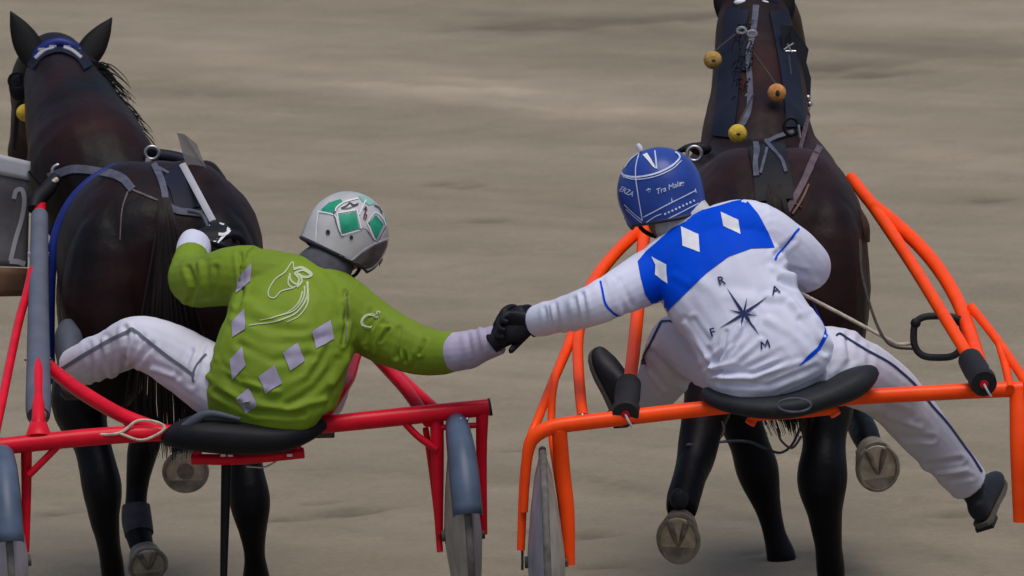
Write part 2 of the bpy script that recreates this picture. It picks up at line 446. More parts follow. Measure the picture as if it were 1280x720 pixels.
def build_ground():
    fx = np.arange(-5.0, 5.001, .05); fy = np.arange(-1.5, 26.001, .06)
    far = np.array([.4, 1, 2, 4, 7, 12, 20, 35, 60, 100, 170, 300, 600])
    xs = np.concatenate([-5-far[::-1], fx, 5+far]); ys = np.concatenate([-1.5-far[::-1], fy, 26+far])
    X, Y = np.meshgrid(xs, ys, indexing='xy')
    Z = G0+SLOPE*20*np.tanh(X/20)
    for a, b, d in PATCH: Z += d*np.exp(-((X-a)**2+(Y-b)**2)/(2*.22**2))
    near = (np.abs(X) < 5.2)*(Y > -1.7)*(Y < 26.2)*1.0
    def vnoise(u, v, seed):
        rs = np.random.RandomState(seed); G = rs.rand(256, 256)
        iu, iv = np.floor(u).astype(int), np.floor(v).astype(int); fu, fv = u-iu, v-iv
        fu, fv = fu*fu*(3-2*fu), fv*fv*(3-2*fv)
        g = lambda a, b: G[a % 256, b % 256]
        return (g(iu, iv)*(1-fu)*(1-fv)+g(iu+1, iv)*fu*(1-fv)+g(iu, iv+1)*(1-fu)*fv+g(iu+1, iv+1)*fu*fv)-.5
    # along (A) and across (B) the way the harrow went
    A = X*.72-Y*.69; B = X*.69+Y*.72
    keep = np.ones_like(Z)
    for a, b, d in PATCH: keep -= .9*np.exp(-((X-a)**2+(Y-b)**2)/(2*.15**2))
    keep = np.clip(keep, 0, 1)
    D = .010*vnoise(A*.3, B*.8, 1)+.006*vnoise(A*.8, B*3.5, 2)+.012*vnoise(X*6, Y*6, 3)+.008*vnoise(X*14, Y*14, 4)
    D += .005*np.sin(B*2*np.pi/.31+4*vnoise(A*.4, B*.4, 5))*np.clip(vnoise(A*.25, B*.6, 6)+.4, 0, 1)
    rs = np.random.RandomState(11)
    for k in range(260):                  # hoof prints
        x, y = rs.uniform(-4.5, 4.5), rs.uniform(1.6, 25); r = rs.uniform(.05, .085); dp = rs.uniform(.006, .022)
        q = np.sqrt((X-x)**2+((Y-y)*.8)**2)/r; D += -dp*np.exp(-q**2*1.2)+dp*.45*np.exp(-((q-1.6)/.4)**2)
    for k in range(420):                  # kicked-up clods
        x, y = rs.uniform(-4.5, 4.5), rs.uniform(1.6, 25); r = rs.uniform(.018, .045); D += rs.uniform(.006, .02)*np.exp(-((X-x)**2+(Y-y)**2)/(r*r))
    T_ = np.zeros_like(Z)
    def gp(px, py):
        d = ray(px, py); t_ = (G0-CAM.z)/d.z
        for _ in range(4): q = CAM+d*t_; t_ = (plane_z(q.x, q.y)-CAM.z)/d.z
        return CAM+d*t_
    def line(px0, py0, px1, py1, wd, amt, wob=.12):
        a, b = gp(px0, py0), gp(px1, py1); ux, uy = b.x-a.x, b.y-a.y; l = math.hypot(ux, uy); ux, uy = ux/l, uy/l
        s_ = (X-a.x)*ux+(Y-a.y)*uy; d_ = -(X-a.x)*uy+(Y-a.y)*ux+wob*3*vnoise(s_*.7, s_*0+px0, 21)
        e_ = 1/(1+np.exp(-(s_+.2)/.3))/(1+np.exp((s_-l-.2)/.3))
        T_[...] += amt*np.exp(-(d_/wd)**2)*e_*(.7+1.0*vnoise(s_*1.4, d_*3/wd, 22+int(px0)))
    line(140, 62, 560, 112, .55, 1.3); line(480, 108, 900, 158, .40, 1.6); line(560, 122, 900, 165, .2, -.5); line(1010, 165, 1330, 225, .5, .8); line(1000, 15, 1330, 45, 1.2, .8)
    line(170, 95, 560, 150, .4, -.5); line(620, 18, 800, 52, .5, -.9); line(820, 52, 900, 55, .3, -.9); line(1020, 45, 1240, 68, .5, -1.0); line(740, 600, 950, 652, .05, -.9, .03); line(1150, 680, 1240, 712, .05, -.8, .03); line(520, 455, 640, 500, .3, .4); line(350, 555, 560, 620, .12, -.35); line(560, 560, 660, 590, .06, -.6, .03); line(0, 120, 420, 215, .5, .4); line(480, 245, 780, 315, .4, .35); line(1050, 330, 1280, 395, .3, -.35)
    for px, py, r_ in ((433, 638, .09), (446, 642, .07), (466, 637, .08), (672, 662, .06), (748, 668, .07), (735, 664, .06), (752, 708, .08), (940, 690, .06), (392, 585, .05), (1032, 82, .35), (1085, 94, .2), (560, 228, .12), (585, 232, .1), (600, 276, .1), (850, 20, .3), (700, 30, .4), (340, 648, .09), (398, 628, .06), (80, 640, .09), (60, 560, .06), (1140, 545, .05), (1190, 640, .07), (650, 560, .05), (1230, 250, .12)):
        q = gp(px, py); r_ *= .6; wob = 1+1.2*vnoise(X*9, Y*9, 40+px % 7); g_ = np.exp(-((((X-q.x)/1.5)**2+(Y-q.y)**2)*wob/(r_*r_))); T_ -= 1.9*g_; D -= .022*g_  # turned-up damp sand, darkened also to paint in the dents' faint shade
    Z = Z+D*near*keep
    T_ += 1.0*np.clip(D*14, -.5, .5)*near  # relief shade painted into the tone: hollows darker, ridges lighter
    nx, ny = len(xs), len(ys)
    co = np.stack([X, Y, Z], -1).reshape(-1, 3)
    i = np.arange(nx*ny).reshape(ny, nx)
    F = np.stack([i[:-1, :-1], i[:-1, 1:], i[1:, 1:], i[1:, :-1]], -1).reshape(-1, 4)
    me = bpy.data.meshes.new('track'); me.vertices.add(len(co)); me.vertices.foreach_set('co', co.ravel())
    me.loops.add(F.size); me.loops.foreach_set('vertex_index', F.ravel().astype(np.int32))
    me.polygons.add(len(F)); me.polygons.foreach_set('loop_start', np.arange(0, F.size, 4, dtype=np.int32))
    me.polygons.foreach_set('use_smooth', np.ones(len(F), bool)); me.update(calc_edges=True)
    at_ = me.attributes.new('sand_tone_shade', 'FLOAT', 'POINT'); at_.data.foreach_set('value', np.clip(.5+.33*T_, 0, 1).astype(np.float32).ravel())  # streak tone, dark prints and painted relief shade together
    m = bpy.data.materials.new('sand'); m.use_nodes = True; N = m.node_tree.nodes; L = m.node_tree.links; b = N['Principled BSDF']
    tc = N.new('ShaderNodeTexCoord')
    def nz(scale, rot, st, detail=6, rough=.6):
        mp = N.new('ShaderNodeMapping'); mp.vector_type = 'TEXTURE'; mp.inputs['Rotation'].default_value = (0, 0, R(-rot)); mp.inputs['Scale'].default_value = tuple(1/q for q in st)
        L.new(tc.outputs['Object'], mp.inputs[0]); n = N.new('ShaderNodeTexNoise'); n.inputs['Scale'].default_value = scale
        n.inputs['Detail'].default_value = detail; n.inputs['Roughness'].default_value = rough; L.new(mp.outputs[0], n.inputs[0]); return n.outputs[0]
    def ramp(src, p0, p1, c0, c1):
        r = N.new('ShaderNodeValToRGB'); r.color_ramp.elements[0].position = p0; r.color_ramp.elements[1].position = p1
        r.color_ramp.elements[0].color = (*c0, 1); r.color_ramp.elements[1].color = (*c1, 1); L.new(src, r.inputs[0]); return r.outputs[0]
    def mixc(kind, fac, a, c):
        x = N.new('ShaderNodeMix'); x.data_type = 'RGBA'; x.blend_type = kind
        if isinstance(fac, float): x.inputs['Factor'].default_value = fac
        else: L.new(fac, x.inputs['Factor'])
        L.new(a, x.inputs['A']); L.new(c, x.inputs['B']); return x.outputs['Result']
    base = ramp(nz(1.0, 43.8, (.16, .8, 1), 4), .36, .66, (.244, .209, .158), (.296, .257, .199))
    s2 = ramp(nz(1.0, 42, (.3, 2.6, 1), 5), .35, .68, (.92, .92, .92), (1.06, 1.06, 1.05))
    s3 = ramp(nz(2.2, 0, (1, 1, 1), 8, .7), .3, .7, (.90, .90, .89), (1.08, 1.08, 1.08))
    s4 = ramp(nz(42.0, 0, (1, 1, 1), 6, .75), .3, .72, (.88, .88, .87), (1.12, 1.12, 1.13))
    s5 = ramp(nz(1.0, 45, (.12, 1.5, 1), 3), .60, .72, (1, 1, 1), (1.10, 1.10, 1.09))
    s6 = ramp(nz(1.1, 44, (.35, 2.6, 1), 3), .25, .36, (.89, .89, .88), (1, 1, 1))
    c = base
    an = N.new('ShaderNodeAttribute'); an.attribute_name = 'sand_tone_shade'
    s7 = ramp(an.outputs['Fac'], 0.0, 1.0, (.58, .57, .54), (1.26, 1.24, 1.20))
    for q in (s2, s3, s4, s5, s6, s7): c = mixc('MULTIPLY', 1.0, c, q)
    L.new(c, b.inputs['Base Color']); b.inputs['Roughness'].default_value = .93; b.inputs['Specular IOR Level'].default_value = .2
    bp = N.new('ShaderNodeBump'); bp.inputs['Strength'].default_value = .55; bp.inputs['Distance'].default_value = .012
    L.new(nz(55, 0, (1, 1, 1), 6, .7), bp.inputs['Height'])
    bq = N.new('ShaderNodeBump'); bq.inputs['Strength'].default_value = .35; bq.inputs['Distance'].default_value = .02
    L.new(nz(1.0, 43, (1.0, 5, 1), 5), bq.inputs['Height']); L.new(bp.outputs[0], bq.inputs['Normal']); L.new(bq.outputs[0], b.inputs['Normal'])
    o = link('racetrack_ground', me, m); o['kind'] = 'structure'
    o['label'] = 'raked tan sand of the racetrack with faint wheel streaks'
    return o

HUBS = [P(12, 702, 0), P(579, 668, .05), PR(683, 702, -.02), PR(1312, 655, .05)]
for h in HUBS: stand(h.x, h.y, h.z-.35)
for px, py, yy in ((145, 760, 1.11), (322, 760, 1.08), (1041, 750, .74), (981, 715, 1.75)):
    q = P(px, py, yy); stand(q.x, q.y, plane_z(q.x, q.y))
build_ground()

# ------------------------------------------------------------------ sulky pieces
def tubes(name, material, parent, specs, sub=5):
    """each tube of the frame is a part of its own"""
    out = []
    for pts, r in specs:
        mb = MB(); mb.tube(pts, r, 12, sub if len(pts) > 2 else 1); out.append(mb.build(name, material, parent))
    return out
def wheel(parent, hub, axis, rad, guard, disc_a, disc_b):
    """disc wheel: tyre, two shallow plastic cones, hub, spoke screws"""
    axis = Vector(axis).normalized(); up = (Vector((0, 0, 1))-axis*axis.z).normalized(); fw = axis.cross(up)
    root = bpy.data.objects.new('wheel', None); COL.objects.link(root); root.location = hub-wloc(parent); root.parent = parent; root.empty_display_size = .1
    n = 56
    pts = [hub+(fw*math.cos(2*math.pi*k/n)+up*math.sin(2*math.pi*k/n))*(rad-.012) for k in range(n)]
    MB().ring(pts, .012, 10).build('tyre', M['tyre'], root)
    pts = [hub+(fw*math.cos(2*math.pi*k/n)+up*math.sin(2*math.pi*k/n))*(rad-.028) for k in range(n)]
    MB().ring(pts, .008, 8).build('rim', M['steel'], root)
    for sgn, mt in ((-1, disc_a), (1, disc_b)):
        mb = MB(); prof = [(rad-.02, .008), (rad*.75, .026), (rad*.45, .042), (rad*.2, .052), (.03, .056)]
        vs_, fs_ = [], []
        for j, (r_, h_) in enumerate(prof):
            for k in range(n):
                a = 2*math.pi*k/n; vs_.append(hub+(fw*math.cos(a)+up*math.sin(a))*r_+axis*(sgn*h_))
        for j in range(len(prof)-1):
            for k in range(n): k2 = (k+1) % n; fs_.append((j*n+k, j*n+k2, (j+1)*n+k2, (j+1)*n+k))
        mb.add(vs_, fs_); mb.build('wheel_disc', mt, root)
    MB().tube([hub-axis*.066, hub+axis*.066], .018, 12).build('hub', M['tyre'], root)
    if guard:
        mb = MB(); vs_, fs_ = [], []; m = 20; prof = [(-.046, -.035), (-.040, -.008), (-.02, .008), (0, .012), (.02, .008), (.040, -.008), (.046, -.035)]
        for i in range(m):
            a = R(104)-R(86)*i/(m-1)        # from just ahead of the top to low on the back
            d = fw*(math.cos(a)*1)+up*math.sin(a)
            wdt = 0.62+.38*math.sin(math.pi*min(1, i/(m-1)*1.25)*.5)
            for (q, h_) in prof: vs_.append(hub+d*(rad+.02+h_)+axis*q*wdt)
        k = len(prof)
        for i in range(m-1):
            for j in range(k-1): fs_.append((i*k+j, i*k+j+1, (i+1)*k+j+1, (i+1)*k+j))
        mb.add(vs_, fs_); g = mb.build('mudguard', M['guard'], parent)
        s = g.modifiers.new('s', 'SOLIDIFY'); s.thickness = .003
    return root

# ---- red sulky
def build_red_sulky():
    yb = lambda px: (px-315)*.07/400
    base = P(315, 545, 0); base.z = ground_z(base.x, 0)
    t = thing('sulky', 'crimson red racing sulky under the driver in green', 'sulky', base, 'racing sulkies')
    B = lambda px, py, dy=0: P(px, py, yb(px)+dy)
    tubes('seat_bar', M['red'], t, [([B(-14, 560), B(48, 553), B(130, 545), B(215, 541), B(300, 543), B(405, 531), B(500, 521), B(612, 509)], [.026, .027, .027, .025, .024, .027, .028, .026])])
    MB().tube([B(611, 509), B(614, 508.5)], .0275, 14).build('end_cap', M['black_rub'], t)
    # left side
    sh = tubes('shaft', M['red'], t, [([B(48, 548), P(48, 500, .12), P(48, 400, .75), P(49, 300, 1.40), P(50, 256, 1.66)], [.022, .02, .02, .02, .019]),
                                      ([B(536, 527), P(510, 490, .22), P(488, 465, .40), P(462, 438, .62), P(432, 415, .92), P(385, 375, 1.35), P(345, 345, 1.66)], .020)], 6)
    MB().tube([P(48, 520, .085), P(48, 506, .14), P(48, 470, .35), P(48, 400, .75), P(49, 320, 1.27), P(49.5, 270, 1.58)], [.036, .040, .038, .034, .030, .028], 16, 4).build('foam_sleeve', M['foam'], sh[0])
    for py, yy in ((318, 1.285), (450, .46)): MB().tube([P(48, py+2.5, yy), P(48, py-2.5, yy)], .0345 if py < 400 else .0385, 16).build('tape_band', M['plate_l'], sh[0])
    mb = MB(); mb.loft([(B(48, 549), .045, .03), (B(48, 538, .03), .034, .028), (P(48, 522, .08), .020, .02)], 12, sub=3); mb.build('shaft_socket', M['red'], t)
    MB().sph(P(52, 518, .055), .016).build('bolt', M['steel'], t)
    tubes('seat_stay', M['red'], t, [([P(40, 425, .75), P(56, 452, .55), P(75, 470, .4), P(105, 492, .25), P(150, 518, .1), P(195, 536, .03), P(232, 549, 0)], [.016, .02, .022, .023, .023, .024, .024]),
                                     ([P(452, 420, .7), P(443, 447, .5), P(436, 472, .3), P(425, 490, .15), P(405, 520, .05), P(395, 534, .03)], .020)], 5)
    tubes('wheel_brace', M['red'], t, [([P(40, 338, 1.12), P(34, 365, 1.0), P(24, 400, .82), P(12, 455, .5), P(2, 505, .2), P(-6, 545, .03), P(-12, 600, 0)], .014),
                                       ([P(494, 466, .42), P(522, 492, .24), P(548, 514, .12), P(575, 526, .08)], .018),
                                       ([P(532, 536, .06), P(538, 575, .1), P(546, 640, .08), P(550, 690, .05)], .010),
                                       ([P(500, 522, .03), P(522, 545, .03), P(546, 562, .03)], .011),
                                       ([B(80, 550), B(60, 570), B(36, 594)], .011),
                                       ([B(545, 535), B(572, 533), B(604, 531)], .009)], 4)
    hubL, hubR = HUBS[:2]
    MB().tube([B(33, 556), P(33, 610, 0), P(32, 690, 0)], [.018, .016, .012], 12, 4).build('fork', M['red'], t)
    MB().tube([B(-10, 560), P(-9, 610, 0), P(-8, 695, 0)], [.018, .016, .012], 12, 4).build('fork', M['red'], t)
    MB().tube([P(546, 524, .05), P(547, 580, .05), P(549, 668, .05)], [.022, .02, .012], 12, 4).build('fork', M['red'], t)
    MB().tube([P(603, 514, .05), P(602, 570, .05), P(605, 668, .05)], [.020, .017, .011], 12, 4).build('fork', M['red'], t)
    ax = Vector((math.cos(R(3.5))*math.cos(R(4)), math.sin(R(4)), math.sin(R(3.5))))
    wheel(t, hubL, ax, .35, True, M['disc'], M['disc']); wheel(t, hubR, ax, .35, True, M['disc2'], M['disc'])
    for dx in (-3, 5): MB().sph(P(579+dx, 524, -.03), .006).build('bolt', M['steel'], t)
    # seat
    mb = MB(); rows = [(207, 545, .02, .035, .020), (222, 540, .0, .09, .035), (250, 538, -.02, .14, .055), (300, 541, -.02, .15, .058), (350, 541, -.02, .14, .05), (385, 533, -.01, .10, .036), (407, 527, .0, .04, .016)]
    mb.loft([(P(a, b+2, c), d, e) for a, b, c, d, e in rows], 18, side=(0, 1, 0), sub=4, power=2.6); st = body('seat', mb, .009, M['seat'], t, 4)
    mb = MB(); mb.tube([P(212, 548, -.08), P(240, 528, -.11), P(262, 517, -.12), P(300, 524, -.13)], [.010, .016, .012, .006], 10, 5); mb.build('seat_lip', M['bootg'], st)
    MB().tube([P(240, 574, 0), P(300, 574, -.02), P(380, 566, .0)], .017, 12, 4).build('seat_bracket', M['red'], t)
    tubes('bracket_stay', M['red'], t, [([P(242, 574, 0), P(252, 558, 0)], .012), ([P(377, 567, 0), P(366, 552, 0)], .012)])
    for px in (279, 288, 362): MB().box(P(px, 569, -.03), ((.008, 0, 0), (0, .004, 0), (0, 0, .004))).build('tape_scrap', M['wprint'], t, False)
    MB().tube([P(308, 583, -.02), P(330, 584, -.02), P(345, 577, -.02)], .003, 6, 3).build('wire_clip', M['steel'], t)
    MB().tube([P(283, 577, .02), P(282, 620, .02), P(280, 700, .02), P(279, 760, .02)], [.016, .015, .012, .010], 10, 3).build('prop_rod', M['leather'], t)
    MB().tube([P(85, 540, .0), P(120, 543, -.05), P(150, 541, -.06), P(172, 526, -.04), P(197, 528, -.05), P(205, 537, -.06), P(178, 550, -.07), P(150, 542, -.06)], .0045, 6, 5).build('tie_cord', M['cord'], t)
    MB().tube([P(31, 450, .5), P(66, 449, .44)], .003, 6).build('strap_pin', M['ink'], t)
    return t

# ---- orange sulky
def build_orange_sulky():
    yb = lambda px: (px-985)*.07/400
    base = PR(985, 510, 0); base.z = ground_z(base.x, base.y)
    t = thing('sulky', 'orange tubular racing sulky under the driver in blue and white', 'sulky', base, 'racing sulkies')
    B = lambda px, py, dy=0: PR(px, py, yb(px)+dy)
    tubes('seat_bar', M['orange'], t, [([B(655, 640), B(657, 600), B(660, 565), B(668, 546), B(690, 534), B(730, 528), B(790, 521), B(860, 513), B(930, 506), B(1010, 502), B(1080, 496), B(1150, 492), B(1230, 488), B(1290, 486), B(1330, 487), B(1345, 500), B(1350, 560)],
                                        [.012, .014, .018, .022, .0235, .024, .024, .024, .023, .022, .023, .024, .024, .024, .022, .018, .013])], 6)
    sh = tubes('shaft', M['orange'], t, [([PR(783, 512, -.02), PR(787, 480, .16), PR(794, 420, .52), PR(801, 345, 1.02), PR(806, 285, 1.45), PR(812, 245, 1.70)], .0205),
                                         ([PR(1226, 478, -.02), PR(1210, 445, .20), PR(1180, 395, .52), PR(1140, 330, .98), PR(1095, 262, 1.46), PR(1080, 243, 1.60), PR(1064, 222, 1.74)], [.019, .0195, .020, .020, .021, .020, .018])], 5)
    for o_, (a, b, c) in zip(sh, ((PR(782, 518, -.06), PR(784, 496, .04), PR(786, 481, .12)), (PR(1230, 480, -.06), PR(1221, 464, .04), PR(1213, 450, .13)))):
        MB().tube([a, lerp(a, b, .3), lerp(a, b, .45), b, c], [.040, .043, .034, .040, .038], 18).build('foam_grip', M['black_rub'], o_)
        MB().tube([a+(a-b)*.005, a+(a-b)*.03], .013, 12).build('shaft_plug', M['red'], o_)
        q = a+(a-b)*.02; MB().tube([q, q+V(.008, -.02, -.015), q+V(.02, -.02, -.035)], .0035, 6, 3).build('cord_end', M['plate_l'], o_)
    tubes('shaft_arch', M['orange'], t, [([PR(806, 282, 1.46), PR(790, 296, 1.36), PR(768, 318, 1.2), PR(746, 346, 1.0), PR(728, 380, .8), PR(713, 425, .55), PR(692, 475, .3), PR(674, 520, .1), PR(662, 552, .02), PR(655, 600, -.03), PR(651, 688, -.05)], [.02, .02, .02, .02, .019, .017, .015, .014, .014, .014, .012]),
                                         ([PR(1094, 259, 1.47), PR(1120, 280, 1.34), PR(1150, 308, 1.16), PR(1176, 340, .95), PR(1197, 376, .72), PR(1211, 412, .48), PR(1222, 446, .24), PR(1231, 478, .03)], .0225)], 5)
    tubes('wheel_brace', M['orange'], t, [([PR(748, 345, 1.0), PR(733, 372, .82), PR(723, 420, .55), PR(723, 460, .32), PR(726, 500, .1), PR(729, 522, 0)], .0175),
                                          ([PR(694, 470, .3), PR(690, 500, .18), PR(690, 545, .06), PR(697, 600, .02), PR(705, 660, 0)], [.013, .012, .012, .010, .008]),
                                          ([PR(1214, 384, .62), PR(1235, 410, .45), PR(1250, 430, .32), PR(1268, 456, .15), PR(1290, 490, 0)], .0145),
                                          ([PR(1249, 429, .32), PR(1257, 458, .16), PR(1263, 486, .02)], .013)], 5)
    tubes('fork', M['orange'], t, [([B(699, 536), PR(703, 590, -.02), PR(709, 640, -.02), PR(712, 706, -.02)], [.024, .025, .023, .017]),
                                   ([B(1274, 490), PR(1275, 560, 0), PR(1277, 652, 0)], [.030, .031, .026])], 4)
    MB().box(PR(653, 700, -.05), ((.004, 0, 0), (0, .006, 0), (0, 0, .03))).build('axle_clip', M['ink'], t, False)
    MB().sph(PR(728, 519, -.02), .007).build('bolt', M['steel'], t)
    ax = Vector((math.cos(R(2))*math.cos(R(.6)), math.sin(R(.6)), math.sin(R(2))))
    wheel(t, HUBS[2], ax, .35, False, M['disc'], M['disc2']); wheel(t, HUBS[3], ax, .35, False, M['disc2'], M['disc'])
    # seat: a long pad that dips in the middle
    mb = MB(); rows = [(884, 490, .02, .05, .018), (900, 497, .0, .10, .030), (940, 504, -.03, .14, .036), (985, 504, -.04, .15, .040), (1030, 492, -.03, .14, .042), (1062, 480, -.02, .12, .046), (1083, 468, .0, .07, .032), (1088, 464, .01, .03, .016)]
    mb.loft([(PR(a, b, c), d, e) for a, b, c, d, e in rows], 18, side=(0, 1, 0), sub=4, power=2.6); st = body('seat', mb, .009, M['seat_g'], t, 4)
    MB().tube([PR(936, 521, -.02), PR(990, 518, -.03), PR(1046, 512, -.02)], .014, 12, 3).build('seat_bracket', M['orange'], t)
    tubes('bracket_stay', M['orange'], t, [([PR(937, 530, -.02), PR(950, 508, 0)], .016), ([PR(1045, 519, -.02), PR(1034, 500, 0)], .017)])
    n = 24; pts = [PR(993+21*math.cos(2*math.pi*k/n), 506.5+8.5*math.sin(2*math.pi*k/n), -.2) for k in range(n)]
    MB().ring(pts, .0035, 6).build('wire_loop', M['grey_strap'], t)
    # black stirrup loop on the right shaft
    n = 36; pts = []
    for k in range(n):
        a = 2*math.pi*k/n; c_, s_ = math.cos(a), math.sin(a)
        pts.append(PR(1173+31*math.copysign(abs(c_)**.6, c_), 421+26*math.copysign(abs(s_)**(.6 if s_ < 0 else .9), s_), .55))
    lp = MB().ring(pts, .011, 10).build('stirrup_loop', M['black_rub'], t)
    for k in (21, 32): MB().sph(pts[k], .016).build('strap_knot', M['leather'], lp)
    MB().tube([PR(1142, 436, .55), PR(1120, 434, .5), PR(1106, 424, .5), PR(1092, 395, .55), PR(1078, 345, .62), PR(1075, 300, .7)], .0045, 6, 5).build('hanging_cord', M['dcord'], t)
    MB().tube([PR(1062, 345, 1.3), PR(1074, 272, 1.6), PR(1085, 300, 1.45)], .007, 6, 4).build('shaft_hook', M['ink'], t)
    return t

# ------------------------------------------------------------------ horses
def hoof(parent, cor, sole, toe, ra, rb, pad=False, horn='hoof'):
    """coronet centre, sole centre, toe direction; wall, sole, frog and shoe"""
    n = (sole-cor).normalized(); toe = (toe-n*toe.dot(n)).normalized(); side = n.cross(toe)
    mb = MB(); mb.loft([(sole, ra, rb), (lerp(sole, cor, .5)+toe*.004, ra*.9, rb*.88), (cor-n*.0, ra*.74, rb*.72), (cor-n*.012, ra*.5, rb*.5)], 22, side=side, sub=2)
    h = mb.build('hoof', M[horn], parent)
    def disc(name, r, z0, z1, mt, c=None, rr=None):
        q = sole+(c or V(0, 0, 0)); k = 22
        pts = [q+side*(ra*r*math.cos(2*math.pi*i/k))+toe*((rr or rb*r)*math.sin(2*math.pi*i/k))+n*z0 for i in range(k)]
        return MB().prism(pts, n*(z1-z0)).build(name, mt, h, False)
    disc('sole', .88, -.004, .0035, M['sole'])
    k = 26; pts = []
    for i in range(k):
        a = R(-60)+R(300)*i/(k-1); pts.append(sole+side*(ra*.93*math.cos(a))+toe*(rb*.93*math.sin(a))+n*.003)
    mb = MB(); mb.tube(pts, .0075, 6); mb.build('horseshoe', M['hoof'], h)
    if pad: disc('pad_hole', .36, 0, .0065, M['solec'], rr=ra*.36)
    else:
        for s in (-1, 1):
            a0, a1 = sole-toe*rb*.75+side*(s*ra*.40), sole+toe*rb*.28+side*(s*ra*.04)
            MB().tube([a0+n*.003, lerp(a0, a1, .5)+n*.006, a1+n*.003], [.010, .0085, .003], 8, 4).build('frog_groove', M['solec'], h)
    return h
def ear(parent, base, tip, face, wd, mt):
    d = tip-base; mb = MB(); sd = d.normalized().cross(face).normalized()
    mb.loft([(base-d*.15, wd*.7, wd*.6), (base+d*.08, wd*.95, wd*.55), (base+d*.4, wd, wd*.42), (base+d*.7, wd*.66, wd*.28), (base+d*.92, wd*.22, wd*.14), (tip, .002, .002)], 12, side=sd, sub=3)
    return mb.build('ear', mt, parent)
def strands(name, mt, parent, gen, n, r0, seg=5):
    mb = MB()
    for i in range(n):
        pts = gen(i); m = len(pts)
        mb.tube(pts, [r0*(1-.85*k/(m-1)) for k in range(m)], 4, 3, cap=False)
    o = mb.build(name, mt, parent); return o

def horse(label, coat, O, yaw, s, wide, neck, head, legs, name='horse', fore=1.0, lift=0.0):
    t = thing(name, label, 'horse', O, 'harnessed trotting horses')
    cy, sy = math.cos(yaw), math.sin(yaw)
    def Lc(x, y, z):
        x, y, z = x*s*wide, y*s, z*s; return O+Vector((x*cy-y*sy, x*sy+y*cy, z))
    right = Vector((cy, sy, 0)); fwd = Vector((-sy, cy, 0))
    mb = MB()
    tr = [(.02, 1.12, .11, .13), (.07, 1.12, .20, .23), (.16, 1.12, .255, .29), (.28, 1.125, .285, .318), (.42, 1.13, .292, .325), (.60, 1.105, .275, .315), (.80, 1.06, .285, .32), (1.0, 1.03, .29, .335), (1.2, 1.03, .27, .355), (1.38, 1.06, .235, .335), (1.5, 1.09, .17, .25), (1.56, 1.10, .10, .16)]
    mb.loft([(Lc(0, y, z+lift*max(0, min(1, (y-.5)/.6))), a*s*(wide if y < .5 else fore), b*s) for y, z, a, b in tr], 28, side=right, sub=3, power=2.35)
    for q in (-1, 1):
        U = Vector((0, 0, 1))
        mb.ell(Lc(.145*q, .16, 1.02), (right*.14*s*wide, fwd*.17*s, U*.33*s))       # buttock
        mb.ell(Lc(.165*q, .33, 1.02), (right*.135*s*wide, fwd*.22*s, U*.30*s))      # haunch
        mb.ell(Lc(.075*q, .36, 1.36), (right*.12*s*wide, fwd*.22*s, U*.10*s))       # croup
        mb.ell(Lc(.18*q/wide, 1.32, 1.06), (right*.10*s*wide, fwd*.16*s, U*.30*s))       # shoulder
    mb.loft([(p, a, b) for p, a, b in neck], 20, side=right, sub=4)
    mb.loft([(p, a, b) for p, a, b in head], 18, side=(head[-1][0]-head[0][0]).cross(Vector((0, 0, 1))), sub=4)
    for ch in legs: mb.loft([(p, a, b) for p, a, b in ch], 14, side=right, sub=4)
    o = O
    def disp(c, n):
        a = noise.noise(c*5.0)*.006+noise.noise(c*11.0)*.0025
        return a
    b = body('body', mb, .011, coat, t, 4, disp)
    return t, b, Lc, right, fwd

